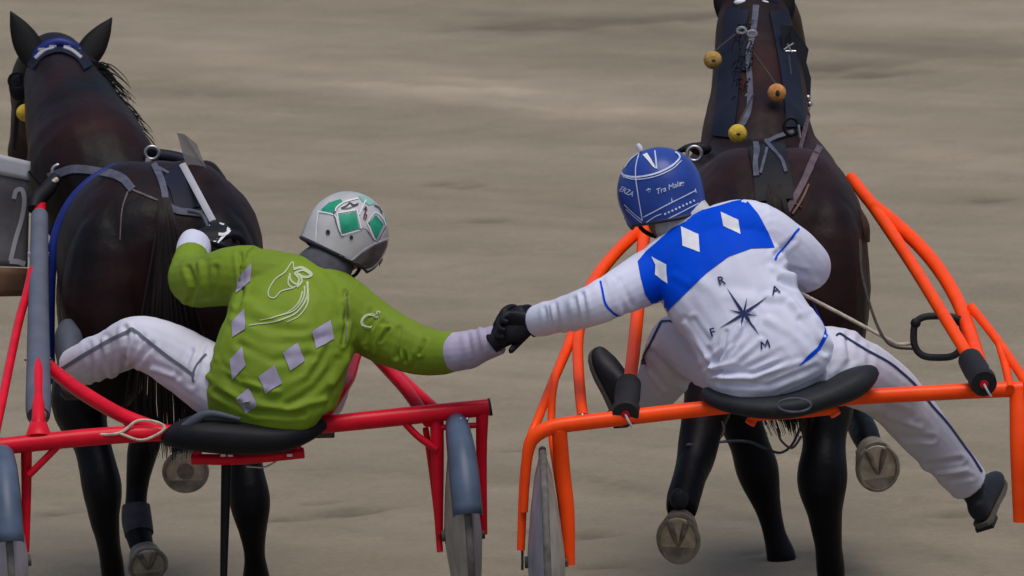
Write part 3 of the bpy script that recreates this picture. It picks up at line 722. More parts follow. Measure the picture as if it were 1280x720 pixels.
def build_dark_horse():
    O = P(207, 700, .75); O.z = plane_z(O.x, .75)-.0
    yaw = R(4)
    cy, sy = math.cos(yaw), math.sin(yaw)
    Lc = lambda x, y, z: O+Vector((x*1.12*cy-y*sy, x*1.12*sy+y*cy, z))
    neck = [(Lc(0, 1.15, 1.08), .22, .26), (P(122, 232, 1.98), .22, .25), (P(106, 184, 2.16), .19, .20), (P(94, 146, 2.34), .165, .165), (P(84, 114, 2.52), .142, .13), (P(78, 94, 2.66), .124, .10), (P(76, 90, 2.75), .08, .075)]
    head = [(P(76, 84, 2.66), .095, .10), (P(66, 90, 2.80), .118, .135), (P(54, 112, 2.93), .112, .135), (P(44, 142, 3.04), .085, .105), (P(36, 172, 3.13), .066, .08), (P(31, 194, 3.19), .062, .068), (P(29, 203, 3.21), .04, .04)]
    g = plane_z(-1.1, 1)
    lh = [(Lc(-.16, .30, 1.05), .13, .18), (Lc(-.185, .34, .86), .115, .16), (P(100, 505, 1.0), .092, .115), (P(115, 556, .94), .060, .080), (P(128, 610, .88), .064, .080), (P(131, 648, .90), .046, .054), (P(137, 688, .97), .037, .042), (P(142, 722, 1.02), .042, .046), (P(144, 745, 1.06), .034, .036)]
    rh = [(Lc(.16, .30, 1.05), .13, .18), (Lc(.185, .32, .86), .115, .16), (P(300, 520, .97), .09, .11), (P(306, 572, .93), .058, .078), (P(312, 626, .88), .066, .080), (P(316, 664, .90), .047, .054), (P(318, 695, .95), .036, .04), (P(320, 726, .99), .042, .046), (P(321, 748, 1.03), .034, .036)]
    lf = [(Lc(-.15, 1.30, .95), .10, .14), (Lc(-.15, 1.28, .75), .075, .10), (P(178, 530, 2.02), .056, .06), (P(176, 570, 2.02), .05, .055), (P(171, 610, 2.03), .036, .04), (P(170, 648, 2.0), .040, .042), (P(174, 672, 1.96), .042, .044), (P(179, 690, 1.92), .036, .038)]
    rf = [(Lc(.15, 1.30, .95), .10, .14), (Lc(.15, 1.30, .75), .075, .10), (P(262, 505, 2.12), .056, .06), (P(250, 520, 2.08), .05, .055), (P(238, 545, 1.9), .04, .042), (P(232, 566, 1.78), .045, .045), (P(232, 580, 1.74), .04, .04)]
    t, b, Lc, right, fwd = horse('near black horse in harness ahead of the driver in green', M['coat1'], O, yaw, 1.0, 1.12, neck, head, [lh, rh, lf, rf])
    for (q, pt) in ((P(144, 745, 1.06), V(.004, .05, 0)), (P(321, 748, 1.03), V(.004, .05, 0))):
        c = Vector(q); so = c+pt; so.z = plane_z(so.x, so.y); hoof(t, c, so, fwd, .062, .072, False, 'boot_leg')
    so = P(185, 706, 1.86); hoof(t, P(180, 690, 1.93), so, V(.05, .3, -1), .064, .062)
    so = P(232, 589, 1.655); hoof(t, P(232, 580, 1.74), so, V(0, -.1, -1), .074, .070, True)
    MB().loft([(P(170, 632, 2.02), .046, .05), (P(171, 650, 2.0), .050, .054), (P(174, 668, 1.97), .048, .05)], 14, side=right, sub=3).build('brushing_boot', M['boot_leg'], t)
    T = bvh(b)
    # ears
    ear(t, P(46, 78, 2.64), P(13, 14, 2.66), V(.2, -1, 0), .046, M['hair']); ear(t, P(102, 80, 2.64), P(140, 22, 2.68), V(-.2, -1, 0), .044, M['hair'])
    # mane on the right of the crest, some wisps blowing
    rnd = random.Random(3)
    def mg(i):
        u = rnd.random(); p0 = P(lerp(112, 158, u)+rnd.uniform(-10, 8), lerp(84, 178, u)-rnd.uniform(0, 10), lerp(2.55, 2.05, u)-.06)
        ln = rnd.uniform(14, 38); k = rnd.random()
        dx, dy = ln*rnd.uniform(.7, 1.25), ln*rnd.uniform(.25, 1.0)
        return [p0, p0+V(dx*.4, 0, -dy*.12+4)/390, p0+V(dx*.8, -3, -dy*.5)/390, p0+V(dx, -5, -dy)/390]
    strands('mane', M['hair'], t, mg, 320, .0035)
    def fg(i):
        p0 = P(rnd.uniform(60, 92), rnd.uniform(74, 82), 2.66); return [p0, p0+V(rnd.uniform(-.03, .03), -.04, .03), p0+V(rnd.uniform(-.06, .06), -.09, -.05)]
    strands('forelock', M['hair'], t, fg, 50, .003)
    def tg(i):
        x = rnd.gauss(0, 1); p0 = Lc(.006*x, .05, 1.36+.02*rnd.random())
        return [p0, Lc(.012*x, -.012+.01*rnd.random(), 1.24+.06*rnd.random()), Lc(.036*x, -.03+.012*rnd.gauss(0, 1), .98), Lc(.06*x+.01, -.03+.02*rnd.gauss(0, 1), .74), Lc(.045*x+.015, -.02+.03*rnd.gauss(0, 1), .56+.1*rnd.random())]
    strands('tail', M['hair_r'], t, tg, 200, .006)
    # bridle
    br = MB(); br.tube([P(40, 84, 2.63), P(52, 62, 2.62), P(74, 53, 2.62), P(96, 62, 2.62), P(104, 80, 2.63)], .018, 10, 5); bo = br.build('browband', M['blue_strap'], t)
    mb = MB(); strip(mb, T, [(38, 84), (52, 68), (75, 61), (98, 70), (110, 86)], 12, .002, thick=.006, rows=4); mb.build('crown_piece', M['navy_strap'], bo)
    mb = MB(); strip(mb, T, [(46, 75), (56, 66), (68, 62)], 3.4, .010, thick=.002); strip(mb, T, [(80, 62), (90, 66), (101, 75)], 3.4, .010, thick=.002); mb.build('crown_trim', M['plate_l'], bo)
    for px in (52, 66, 84, 96): MB().box(P(px, 56+abs(px-74)*.25, 2.60), ((.012, 0, 0), (0, .004, 0), (0, 0, .004))).build('brow_stud', M['plate_l'], bo, False)
    mb = MB(); mb.tube([P(34, 84, 2.70), P(30, 110, 2.75), P(22, 135, 2.85), P(18, 185, 2.98)], .009, 8, 4); mb.build('cheek_strap', M['navy_strap'], t)
    n = 20; MB().ring([P(22+11*math.cos(2*math.pi*k/n), 101+10*math.sin(2*math.pi*k/n), 2.72) for k in range(n)], .005, 6).build('bit_ring', M['leather'], t)
    mb = MB(); mb.ell(P(24, 108, 2.76), ((.035, 0, 0), (0, .012, 0), (0, 0, .05)), 14, 8); mb.build('blinker', M['leather'], t)
    sb = MB().ell(P(33, 141, 2.48), ((.034, 0, 0), (0, .03, 0), (0, 0, .030)), 16, 10).build('sponge_ball', M['sponge_y'], t)
    MB().tube([P(42, 138, 2.48), P(60, 128, 2.48), P(80, 120, 2.42)], .003, 6, 3).build('plug_cord', M['dcord'], t)
    # saddle, terrets, straps
    def strap(nm, line, wd, mt, th=.005, sub=4, rows=2): return strip(MB(), T, line, wd, .001, sub, 3, rows, th).build(nm, mt, t)
    yS = 1.94
    mb = MB(); mb.tube([Lc(-.29, 1.12, 1.14), Lc(-.235, 1.12, 1.26), Lc(-.12, 1.13, 1.365), Lc(0, 1.14, 1.395), Lc(.12, 1.13, 1.365), Lc(.235, 1.12, 1.26), Lc(.28, 1.12, 1.14)], [.018, .02, .022, .022, .022, .02, .018], 10, 5); mb.build('saddle_pad', M['navy_strap'], t)
    for (px, py, yy) in ((190, 191, 1.8), (74, 214, 1.8)):
        k = 18; rg = MB().ring([P(px+8.5*math.cos(2*math.pi*i/k), py+8*math.sin(2*math.pi*i/k), yy) for i in range(k)], .006, 8).build('terret_ring', M['steel'], t)
        MB().ell(P(px, py, yy+.015), ((.019, 0, 0), (0, .006, 0), (0, 0, .018)), 12, 6).build('terret_disc', M['leather'], rg)
        MB().tube([P(px-4, py+7, yy), P(px-6, py+18, yy)], .011, 8).build('terret_post', M['plate_l'], rg)
    for (px, py) in ((150, 204),): MB().box(P(px, py, 1.78), ((.014, 0, 0), (0, .008, 0), (0, 0, .006))).build('buckle', M['plate_l'], t, False)
    MB().tube([P(63, 480, 1.25), P(62, 430, 1.28), P(62, 380, 1.3), P(64, 335, 1.32), P(71, 292, 1.34), P(88, 255, 1.36), P(112, 228, 1.38), P(140, 211, 1.4), P(165, 205, 1.42)], [.016, .017, .018, .018, .018, .018, .016, .014, .010], 10, 5).build('blue_breeching', M['blue_strap'], t)
    strap('back_strap', [(62, 222), (90, 212), (118, 214), (150, 222), (166, 238)], 10, M['grey_strap'])
    strap('rein', [(166, 238), (185, 246), (205, 254)], 2.2, M['mauve_strap'], .003)
    strap('crupper_strap', [(192, 206), (200, 222), (205, 238), (209, 256), (222, 264), (238, 266), (252, 268)], 8, M['grey_strap'])
    MB().ring([P(205+6*math.cos(2*math.pi*i/16), 236+5*math.sin(2*math.pi*i/16), .98) for i in range(16)], .004, 6).build('buckle', M['steel'], t)
    strap('quarter_strap', [(196, 209), (212, 218), (228, 228)], 3, M['grey_strap'], .003)
    strap('quarter_strap', [(160, 240), (153, 262), (150, 300)], 1.6, M['mauve_strap'], .002)
    # girth and hip patch of dark harness cloth on the right quarter
    strap('harness_flap', [(215, 214), (228, 232), (236, 262)], 34, M['navy_strap'], .004, 4, 6)
    # left side leather round the shaft tip
    mb = MB(); mb.tube([P(70, 222, 1.75), P(58, 238, 1.7), P(46, 250, 1.66), P(42, 262, 1.62)], [.02, .026, .028, .02], 10, 4); mb.build('shaft_tug', M['leather'], t)
    mb = MB(); mb.tube([P(72, 224, 1.72), P(58, 233, 1.70), P(44, 246, 1.66)], .009, 8, 4); mb.build('tug_strap', M['cord'], t)
    # upright sprung plate on the right of the saddle
    pl = MB(); pl.prism([P(221, 166, 1.03), P(231, 168, 1.03), P(246, 180, 1.05), P(259, 214, 1.07), P(234, 212, 1.05)], V(.0, .004, 0)); pl.build('side_plate', M['clear'], t, False)
    mb = MB(); mb.loft([(P(228, 205, 1.02), .011, .003), (P(266, 276, .66), .011, .003)], 8, side=(1, 0, .3)); mb.build('plate_stick', M['plate_l'], t)
    return t, T

def build_number_cloth():
    base = P(18, 270, 1.75)
    o = thing('number_cloth', 'grey number cloth with a white 2 hanging beside the near black horse', 'number cloth', base)
    def sheet(v0, v1, nz_, off):
        mb = MB(); vs_, fs_ = [], []; nx_ = 8
        for j in range(nz_+1):
            for i in range(nx_+1):
                u, v = i/nx_, v0+(v1-v0)*j/nz_; bow = .02*math.sin(math.pi*u)+.008*math.sin(v*9)
                vs_.append(P(-22+60*u-4*v, 205+150*v-14*(1-u)*(1-v), 1.72-bow-off))
        for j in range(nz_):
            for i in range(nx_): a = j*(nx_+1)+i; fs_.append((a, a+1, a+nx_+2, a+nx_+1))
        return mb.add(vs_, fs_)
    c = sheet(0, .86, 16, 0).build('cloth', M['plate'], o); T = bvh(c); c.modifiers.new('s', 'SOLIDIFY').thickness = .004
    e = sheet(.87, 1.1, 4, 0).build('lower_band', M['plate_b'], o); e.modifiers.new('s', 'SOLIDIFY').thickness = .004
    e = sheet(-.02, .14, 4, .006).build('edge_band', M['plate_l'], o); e.modifiers.new('s', 'SOLIDIFY').thickness = .004
    lt = MB(); strip(lt, T, [(17, 248), (20, 238), (27, 237), (30, 250), (27, 272), (19, 300), (13, 326)], 5.5, .004, 4, 2, 1); strip(lt, T, [(12, 326), (22, 327), (31, 330)], 6.5, .004, 1, 2, 1); lt.build('number', M['plate_l'], o)
    lt = MB(); lt.tube([P(36, 214, 1.7), P(60, 240, 1.72)], .005, 6); lt.build('tie_strap', M['leather'], o)
    return o

def build_bay_horse():
    O = PR(967, 700, .78); O.z = plane_z(O.x, O.y)-.02
    yaw = R(.6); cy, sy = math.cos(yaw), math.sin(yaw)
    Lc = lambda x, y, z: O+Vector((x*1.05*cy-y*sy, x*1.05*sy+y*cy, z))
    neck = [(Lc(0, 1.15, 1.12), .22, .26), (PR(948, 215, 1.98), .20, .24), (PR(946, 165, 2.14), .178, .19), (PR(948, 118, 2.30), .158, .165), (PR(946, 72, 2.44), .14, .145), (PR(943, 34, 2.54), .125, .12), (PR(942, 12, 2.62), .105, .10), (PR(942, 6, 2.7), .07, .07)]
    head = [(PR(943, 16, 2.62), .10, .10), (PR(952, 24, 2.76), .118, .13), (PR(964, 52, 2.90), .112, .13), (PR(976, 92, 3.02), .088, .105), (PR(986, 128, 3.10), .068, .08), (PR(990, 150, 3.14), .06, .065), (PR(991, 158, 3.16), .04, .04)]
    lh = [(Lc(-.16, .30, 1.05), .13, .18), (Lc(-.18, .36, .88), .115, .16), (PR(889, 485, .92), .085, .105), (PR(878, 530, .84), .068, .085), (PR(870, 570, .76), .060, .07), (PR(862, 598, .66), .052, .055), (PR(855, 622, .58), .052, .055), (PR(852, 640, .52), .046, .05)]
    rh = [(Lc(.16, .30, 1.05), .13, .18), (Lc(.175, .33, .88), .115, .16), (PR(1030, 510, .98), .092, .11), (PR(1030, 552, .93), .068, .085), (PR(1027, 600, .88), .080, .088), (PR(1031, 642, .90), .058, .062), (PR(1035, 680, .95), .046, .05), (PR(1038, 712, 1.0), .046, .05), (PR(1040, 738, 1.04), .036, .04)]
    lf = [(Lc(-.14, 1.30, .95), .10, .14), (Lc(-.13, 1.30, .78), .085, .10), (PR(922, 515, 2.05), .072, .08), (PR(937, 556, 2.05), .064, .068), (PR(948, 592, 2.05), .070, .070), (PR(960, 632, 2.05), .048, .05), (PR(969, 668, 2.05), .040, .042), (PR(977, 696, 2.05), .050, .05), (PR(980, 708, 2.06), .036, .038)]
    rf = [(Lc(.15, 1.30, .95), .10, .14), (Lc(.16, 1.32, .78), .085, .10), (PR(1062, 470, 2.1), .06, .065), (PR(1066, 500, 2.05), .055, .06), (PR(1074, 525, 1.9), .046, .048), (PR(1084, 550, 1.72), .046, .048), (PR(1090, 566, 1.66), .04, .042)]
    t, b, Lc, right, fwd = horse('dark bay horse with sponge balls on its bridle, harnessed to the orange sulky', M['coat2'], O, yaw, 1.0, 1.05, neck, head, [lh, rh, lf, rf], 'horse', 1.10, .06)
    c = PR(1040, 738, 1.04); so = c+V(.004, .05, 0); so.z = plane_z(so.x, so.y); hoof(t, c, so, fwd, .062, .072, False, 'boot_leg')
    c = PR(980, 708, 2.06); so = c+V(.004, .04, 0); so.z = min(plane_z(so.x, so.y), c.z-.03); hoof(t, c, so, fwd, .066, .074, False, 'boot_leg')
    hoof(t, PR(851, 655, .54), PR(848, 674, .47), V(0, .2, -1), .066, .090)
    hoof(t, PR(1090, 566, 1.68), PR(1097, 584, 1.58), V(.12, .2, -1), .070, .086)
    MB().ell(PR(849, 624, .50), ((.03, 0, 0), (0, .03, 0), (0, 0, .035)), 14, 8).build('ankle_boot', M['boot'], t)
    MB().tube([PR(1071, 566, 1.66), PR(1082, 553, 1.63), PR(1098, 551, 1.64)], .006, 6, 4).build('bell_boot_rim', M['plate_l'], t)
    T = bvh(b)
    ear(t, PR(914, 26, 2.60), PR(896, -30, 2.62), V(.15, -1, 0), .040, M['hair']); ear(t, PR(976, 26, 2.60), PR(981, -32, 2.62), V(-.15, -1, 0), .042, M['hair'])
    rnd = random.Random(5)
    def mg(i):
        u = rnd.random(); p0 = PR(lerp(930, 925, u)+rnd.uniform(-8, 14), lerp(30, 180, u), lerp(2.45, 1.9, u)-.12)
        sx = rnd.uniform(-10, -2); dy = rnd.uniform(8, 22)
        return [p0, p0+V(sx*.5, -6, 2)/390, p0+V(sx, -4, -dy*.5)/390, p0+V(sx*1.2, 0, -dy)/390]
    strands('mane', M['hair'], t, mg, 60, .0022)
    def tg(i):
        x = rnd.gauss(0, 1); p0 = Lc(.006*x, .05, 1.36+.02*rnd.random())
        return [p0, Lc(.012*x, -.012+.01*rnd.random(), 1.24+.06*rnd.random()), Lc(.036*x, -.03+.012*rnd.gauss(0, 1), .98), Lc(.055*x+.03, -.03+.02*rnd.gauss(0, 1), .72), Lc(.04*x+.05, -.02+.03*rnd.gauss(0, 1), .60+.12*rnd.random())]
    strands('tail', M['hair_r'], t, tg, 240, .006)
    # bridle and neck straps
    mb = MB(); mb.tube([PR(917, 14, 2.52), PR(928, 2, 2.5), PR(946, -2, 2.5), PR(964, 2, 2.5), PR(974, 16, 2.52)], .018, 10, 5); bo = mb.build('browband', M['navy_strap'], t)
    for (px, py, w_) in ((926, 3, 9), (953, 4, 9)): MB().ell(PR(px, py, 2.475), ((w_/390, 0, 0), (0, .008, 0), (0, 0, .010)), 12, 6).build('brow_patch', M['wprint'], bo)
    def strap(nm, line, wd, mt, th=.006, sub=4, rows=2): return strip(MB(), T, line, wd, .001, sub, 3, rows, th).build(nm, mt, t)
    strap('check_rein', [(945, 8), (942, 40), (936, 70), (938, 110), (937, 135), (931, 152), (924, 162)], 7, M['grey_strap'])
    strap('neck_strap', [(925, 10), (928, 35), (931, 60), (930, 90)], 5, M['navy_strap'])
    strap('neck_cover', [(924, 12), (918, 50), (913, 90), (909, 135), (904, 172)], 26, M['navy_strap'], .006, 4, 6)
    strap('neck_cover', [(972, 14), (979, 50), (986, 90), (991, 130), (992, 160)], 22, M['navy_strap'], .006, 4, 6)
    for (px, py) in ((927, 38), (940, 42), (938, 121)):
        MB().ring([PR(px+5.5*math.cos(2*math.pi*i/14), py+3.6*math.sin(2*math.pi*i/14), 2.17 if py < 100 else 1.98) for i in range(14)], .0045, 6).build('buckle', M['steel'], t)
    # open blinker on the right cheek
    mb = MB(); mb.prism([PR(976, 30, 2.30), PR(990, 32, 2.33), PR(1002, 48, 2.36), PR(1011, 62, 2.38), PR(1008, 78, 2.36), PR(1014, 98, 2.36), PR(1013, 125, 2.32), PR(1010, 146, 2.28), PR(998, 150, 2.22), PR(984, 120, 2.20), PR(979, 70, 2.24)], V(0, .012, 0)); bl = mb.build('blinker_flap', M['leather'], t, True, .003)
    for k, (a, c_) in enumerate((((980, 62), (992, 54)), ((982, 64), (995, 64)), ((984, 55), (990, 66)))): MB().tube([PR(*a, 2.20), PR(*c_, 2.20)], .003, 6).build('buckle', M['steel'], bl)
    MB().tube([PR(986, 68, 2.18), PR(989, 96, 2.17)], .003, 6).build('lace', M['grey_strap'], bl)
    for (px, py) in ((1010, 122), (1012, 130), (1009, 136)): MB().sph(PR(px, py, 2.26), .010, 10, 6).build('harness_stud', M['steel'], bl)
    # sponge balls on cords
    for (px, py, yy, mt) in ((891, 75, 2.2, 'sponge_d'), (971, 116, 1.9, 'sponge_o'), (922, 167, 1.5, 'sponge_y')):
        s_ = MB().ell(PR(px, py, yy), ((.030, 0, 0), (0, .026, 0), (0, 0, .030)), 16, 10).build('sponge_ball', M[mt], t)
        MB().ell(PR(px+1, py+.5, yy-.026), ((.007, 0, 0), (0, .004, 0), (0, 0, .004 if mt != 'sponge_o' else .011)), 10, 6).build('ball_hole', M['ink'], s_)
        MB().tube([PR(px, py-9, yy), PR(lerp(px, 942, .5), py-30, yy+.1), PR(942, py-50, yy+.15)], .003, 6, 3).build('plug_cord', M['dcord'], s_)
    # saddle and lines over the back
    mb = MB(); mb.tube([Lc(-.29, 1.12, 1.14), Lc(-.235, 1.12, 1.26), Lc(-.12, 1.13, 1.365), Lc(0, 1.14, 1.395), Lc(.12, 1.13, 1.365), Lc(.235, 1.12, 1.26), Lc(.28, 1.12, 1.14)], [.018, .02, .022, .022, .022, .02, .018], 10, 5); mb.build('saddle_pad', M['navy_strap'], t)
    k = 18
    rg = MB().ring([PR(989+9*math.cos(2*math.pi*i/k), 158+11*math.sin(2*math.pi*i/k), 1.72) for i in range(k)], .006, 8).build('terret_ring', M['leather'], t)
    MB().tube([PR(998, 156, 1.70), PR(1000, 172, 1.70)], .004, 6).build('terret_pin', M['steel'], rg)
    rg = MB().ring([PR(868+9*math.cos(2*math.pi*i/k), 192+9*math.sin(2*math.pi*i/k), 1.72) for i in range(k)], .006, 8).build('terret_ring', M['steel'], t)
    MB().ell(PR(876, 186, 1.74), ((.035, 0, 0), (0, .02, 0), (0, 0, .022)), 12, 8).build('saddle_knot', M['leather'], rg)
    strap('hind_pouch', [(958, 184), (962, 205), (966, 230), (968, 252)], 46, M['leather'], .012, 4, 8)
    T2 = bvh(b)
    strap('crupper_strap', [(945, 183), (944, 205), (946, 225)], 7, M['grey_strap'], .018)
    strap('crupper_strap', [(956, 180), (966, 192), (977, 206), (982, 220)], 4, M['grey_strap'], .018)
    strap('crupper_strap', [(959, 190), (956, 205), (951, 222)], 3.5, M['grey_strap'], .018)
    strap('crupper_strap', [(958, 180), (972, 172), (990, 166)], 5, M['grey_strap'], .008)
    strap('hip_strap', [(1024, 184), (1014, 205), (1004, 228), (992, 250), (978, 274)], 8, M['mauve_strap'], .006)
    strap('hip_strap', [(1010, 232), (1002, 250), (990, 268)], 2.5, M['plate_b'], .007)
    strap('shoulder_line', [(1010, 142), (1022, 154), (1032, 168), (1042, 190)], 6, M['mauve_strap'], .006)
    MB().tube([PR(846, 190, 1.75), PR(862, 184, 1.75), PR(880, 180, 1.8)], [.006, .012, .006], 8, 4).build('saddle_tie', M['leather'], t)
    mb = MB(); mb.loft([(PR(1072, 262, 1.05), .004, .012), (PR(1080, 282, 1.03), .006, .018), (PR(1085, 303, 1.02), .003, .006)], 10, side=(0, 1, 0), sub=3); mb.build('tug_end', M['tug'], t)
    # hobble lines slack between the hind legs
    MB().tube([PR(858, 556, .70), PR(880, 556, .74), PR(905, 552, .8), PR(935, 552, .85), PR(955, 560, .9), PR(975, 566, .95), PR(990, 556, .95), PR(1000, 535, .95)], .0045, 6, 5).build('slack_line', M['grey_strap'], t)
    MB().tube([PR(898, 520, .8), PR(905, 540, .8), PR(886, 560, .78)], .004, 6, 4).build('slack_line', M['mauve_strap'], t)
    MB().tube([PR(972, 535, .9), PR(976, 550, .9), PR(990, 560, .9), PR(1002, 545, .9)], .004, 6, 4).build('slack_line', M['mauve_strap'], t)
    return t, T

# ------------------------------------------------------------------ people
def hand(parent, wrist, d, back, thumb_side, curl, name='glove', sc_=1.0, spread=0.0, thumb_curl=.5):
    """gloved hand: palm and five bent fingers; back = outward normal of the hand's back, thumb_side = +-1"""
    d = d.normalized(); back = (back-d*back.dot(d)).normalized(); lat = d.cross(back)*thumb_side     # towards the thumb
    mb = MB(); s = sc_
    mb.loft([(wrist-d*.02*s, .030*s, .024*s), (wrist+d*.01*s, .031*s, .024*s), (wrist+d*.045*s, .041*s, .021*s), (wrist+d*.085*s, .044*s, .017*s), (wrist+d*.10*s, .040*s, .014*s)], 16, side=lat, sub=3)
    for k, (o, ln) in enumerate(((.031, .072), (.0105, .082), (-.0105, .076), (-.030, .060))):
        p = wrist+d*(.088-.006*abs(k-1))*s+lat*o*s; dir_ = (d+lat*spread*(1.5-k)*.15).normalized(); pts = [(p-dir_*.02*s, .0098*s)]
        a = curl[k] if isinstance(curl, (list, tuple)) else curl
        rot = Matrix.Rotation(a, 3, lat if dir_.cross(lat).dot(back) < 0 else -lat)
        # bend towards the palm
        test = rot @ dir_
        if test.dot(back) > dir_.dot(back): rot = rot.inverted()
        pts.append((p, .0108*s))
        for j, f in enumerate((.44, .32, .24)):
            dir_ = rot @ dir_; p = p+dir_*ln*f*s; pts.append((p, (.0100, .0092, .0080)[j]*s))
        mb.loft([(q, r, r) for q, r in pts], 10, side=lat, sub=2)
    p = wrist+d*.025*s+lat*.030*s; dir_ = (d*.75+lat*.6-back*.35).normalized(); pts = [(p-dir_*.01*s, .014*s), (p, .0145*s)]
    for ln, rr in ((.040, .012), (.030, .0105), (.022, .0085)):
        p = p+dir_*ln*s; pts.append((p, rr*s)); dir_ = (dir_*(1-thumb_curl*.35)-back*thumb_curl*.5-lat*thumb_curl*.18).normalized()
    mb.loft([(q, r, r) for q, r in pts], 10, side=back, sub=2)
    return body(name, mb, .0042, M['glove'], parent, 3)
def boot(parent, ankle, shin, toe, sole_n, ln=.27, mt='boot'):
    """riding shoe: ankle point, shin direction (upwards), toe direction, sole normal"""
    toe = toe.normalized(); n = (sole_n-toe*sole_n.dot(toe)).normalized(); side = toe.cross(n)
    mb = MB(); heel = ankle+n*.055-toe*.055
    mb.loft([(ankle+shin*.09, .044, .046), (ankle+shin*.03, .043, .047), (ankle+n*.01, .042, .052)], 16, side=side, sub=3)
    mb.loft([(heel-toe*.012+n*0, .02, .03), (heel+toe*.01, .034, .042), (heel+toe*.06-n*.006, .038, .052), (heel+toe*.12+n*.004, .041, .046), (heel+toe*.18+n*.014, .045, .034), (heel+toe*(ln-.04)+n*.02, .040, .027), (heel+toe*(ln-.008)+n*.024, .024, .018), (heel+toe*ln+n*.025, .008, .008)], 16, side=side, sub=3)
    b = body('boot', mb, .007, M[mt], parent, 4)
    prof = [(-.018, .020), (.0, .033), (.05, .034), (.10, .036), (.16, .044), (.20, .043), (.235, .036), (.258, .022), (.272, .004)]
    L_ = [heel+toe*(x*ln/.27)+side*w_+n*.036 for x, w_ in prof]+[heel+toe*(x*ln/.27)-side*w_+n*.036 for x, w_ in reversed(prof)]
    MB().prism(L_, n*.012).build('boot_sole', M['bootsole'], b)
    MB().prism([q for q in (heel-toe*.015+side*.03+n*.047, heel+toe*.045+side*.033+n*.047, heel+toe*.045-side*.033+n*.047, heel-toe*.015-side*.03+n*.047)], n*.016).build('boot_heel', M['black_rub'], b, True, .003)
    return b
def helmet(parent, c, up, fwd, mt, dims=(.128, .148, .135), low=.7, nape=.34):
    up = up.normalized(); fwd = (fwd-up*fwd.dot(up)).normalized(); rt = fwd.cross(up)
    mb = MB(); nu, nv = 48, 26; vs_, fs_ = [], []
    def pt(v, ph, k=0.0):                     # v 0 crown .. 1 brow level .. 1.x down the sides
        if v <= 1: r_, z = math.sin(v*math.pi/2), math.cos(v*math.pi/2)*(dims[2]-k)
        else: r_, z = 1-.15*(v-1)**1.6, -(v-1)*.12
        return c+rt*r_*math.cos(ph)*(dims[0]-k)+fwd*r_*math.sin(ph)*(dims[1]-k)+up*z
    def lim(ph):                              # rim: lower at the nape and ears, cut high over the face
        f = math.sin(ph); return 1+low+nape*max(0, -f)-(low+.18)*max(0, f-.25)/.75
    for layer in (0, .012):
        for j in range(nv+1):
            for i in range(nu):
                ph = 2*math.pi*i/nu; vs_.append(pt(max(.002, lim(ph)*j/nv), ph, layer))
    w_ = (nv+1)*nu
    for j in range(nv):
        for i in range(nu):
            i2 = (i+1) % nu; a, b_, c_, d_ = j*nu+i, j*nu+i2, (j+1)*nu+i2, (j+1)*nu+i
            fs_.append((a, d_, c_, b_)); fs_.append((w_+a, w_+b_, w_+c_, w_+d_))
    for i in range(nu):
        i2 = (i+1) % nu; fs_.append((nv*nu+i, w_+nv*nu+i, w_+nv*nu+i2, nv*nu+i2))
    mb.add(vs_, fs_); h = mb.build('helmet', mt, parent)
    rim = [pt(lim(2*math.pi*i/nu)+.01, 2*math.pi*i/nu, .004) for i in range(nu)]
    MB().ring(rim, .0065, 8).build('helmet_rim', M['ink'], h)
    pk = [pt(lim(R(a))-.02, R(a), -.002) for a in (40, 60, 80, 90, 100, 120, 140)]
    pv = MB(); out = [q+fwd*.05*math.sin(math.pi*(k+.5)/7)+up*-.008 for k, q in enumerate(pk)]
    vs_ = pk+out; pv.add(vs_+[v+up*.004 for v in vs_], [(k, k+1, 8+k, 7+k) for k in range(6)]+[(14+k, 21+k, 22+k, 15+k) for k in range(6)]+[(7+k, 8+k, 22+k, 21+k) for k in range(6)]); pv.build('helmet_peak', M['ink'], h)
    return h, rt, up, fwd
def head_into(mb, c, rt, up, fwd):
    """skull, face, nose, jaw, ears, lips"""
    mb.ell(c, (rt*.076, fwd*.095, up*.105), 20, 14); mb.ell(c-up*.075+fwd*.035, (rt*.055, fwd*.06, up*.055))
    mb.ell(c-up*.115+fwd*.072, (rt*.022, fwd*.018, up*.016)); mb.loft([(c+fwd*.088-up*.005, .008, .008), (c+fwd*.108-up*.035, .012, .012), (c+fwd*.112-up*.05, .016, .012), (c+fwd*.092-up*.058, .012, .008)], 10, side=rt, sub=2)
    for q in (-1, 1):
        mb.ell(c+rt*q*.078-up*.03-fwd*.005, (rt*.010, fwd*.020, up*.032)); mb.ell(c+rt*q*.04+fwd*.075-up*.04, (rt*.022, fwd*.02, up*.018))
    mb.ell(c+fwd*.094-up*.078, (rt*.024, fwd*.010, up*.006)); mb.ell(c+fwd*.092-up*.089, (rt*.020, fwd*.010, up*.007))
def eyes(parent, c, rt, up, fwd):
    for q in (-1, 1): MB().sph(c+rt*q*.031+fwd*.084-up*.012, .0125).build('eye', M['eye'], parent)
def creaser(folds, amp_noise=.0025, seed=0.0, fine=1.0):
    def f(c, n):
        a = amp_noise*(noise.noise(c*9+V(seed, 0, 0))+.6*noise.noise(V(c.x*22, c.y*22, c.z*9)*fine+V(seed, 3, 0)))
        if n.y < .35:
            p = pix(c)
            for line, wd, dp in folds:
                if abs(p[0]-line[0][0]) > 160: continue
                d = seg_dist(p, line)
                if d < wd*3: a += 1.5*dp*(.65+.9*noise.noise(c*14+V(7, seed, 0)))*(math.exp(-(d/wd)**2)-.55*math.exp(-((d-1.5*wd)/wd)**2))
        return a
    return f
def lowered(rings, k): return [(p, a*k, b*k) for p, a, b in rings]

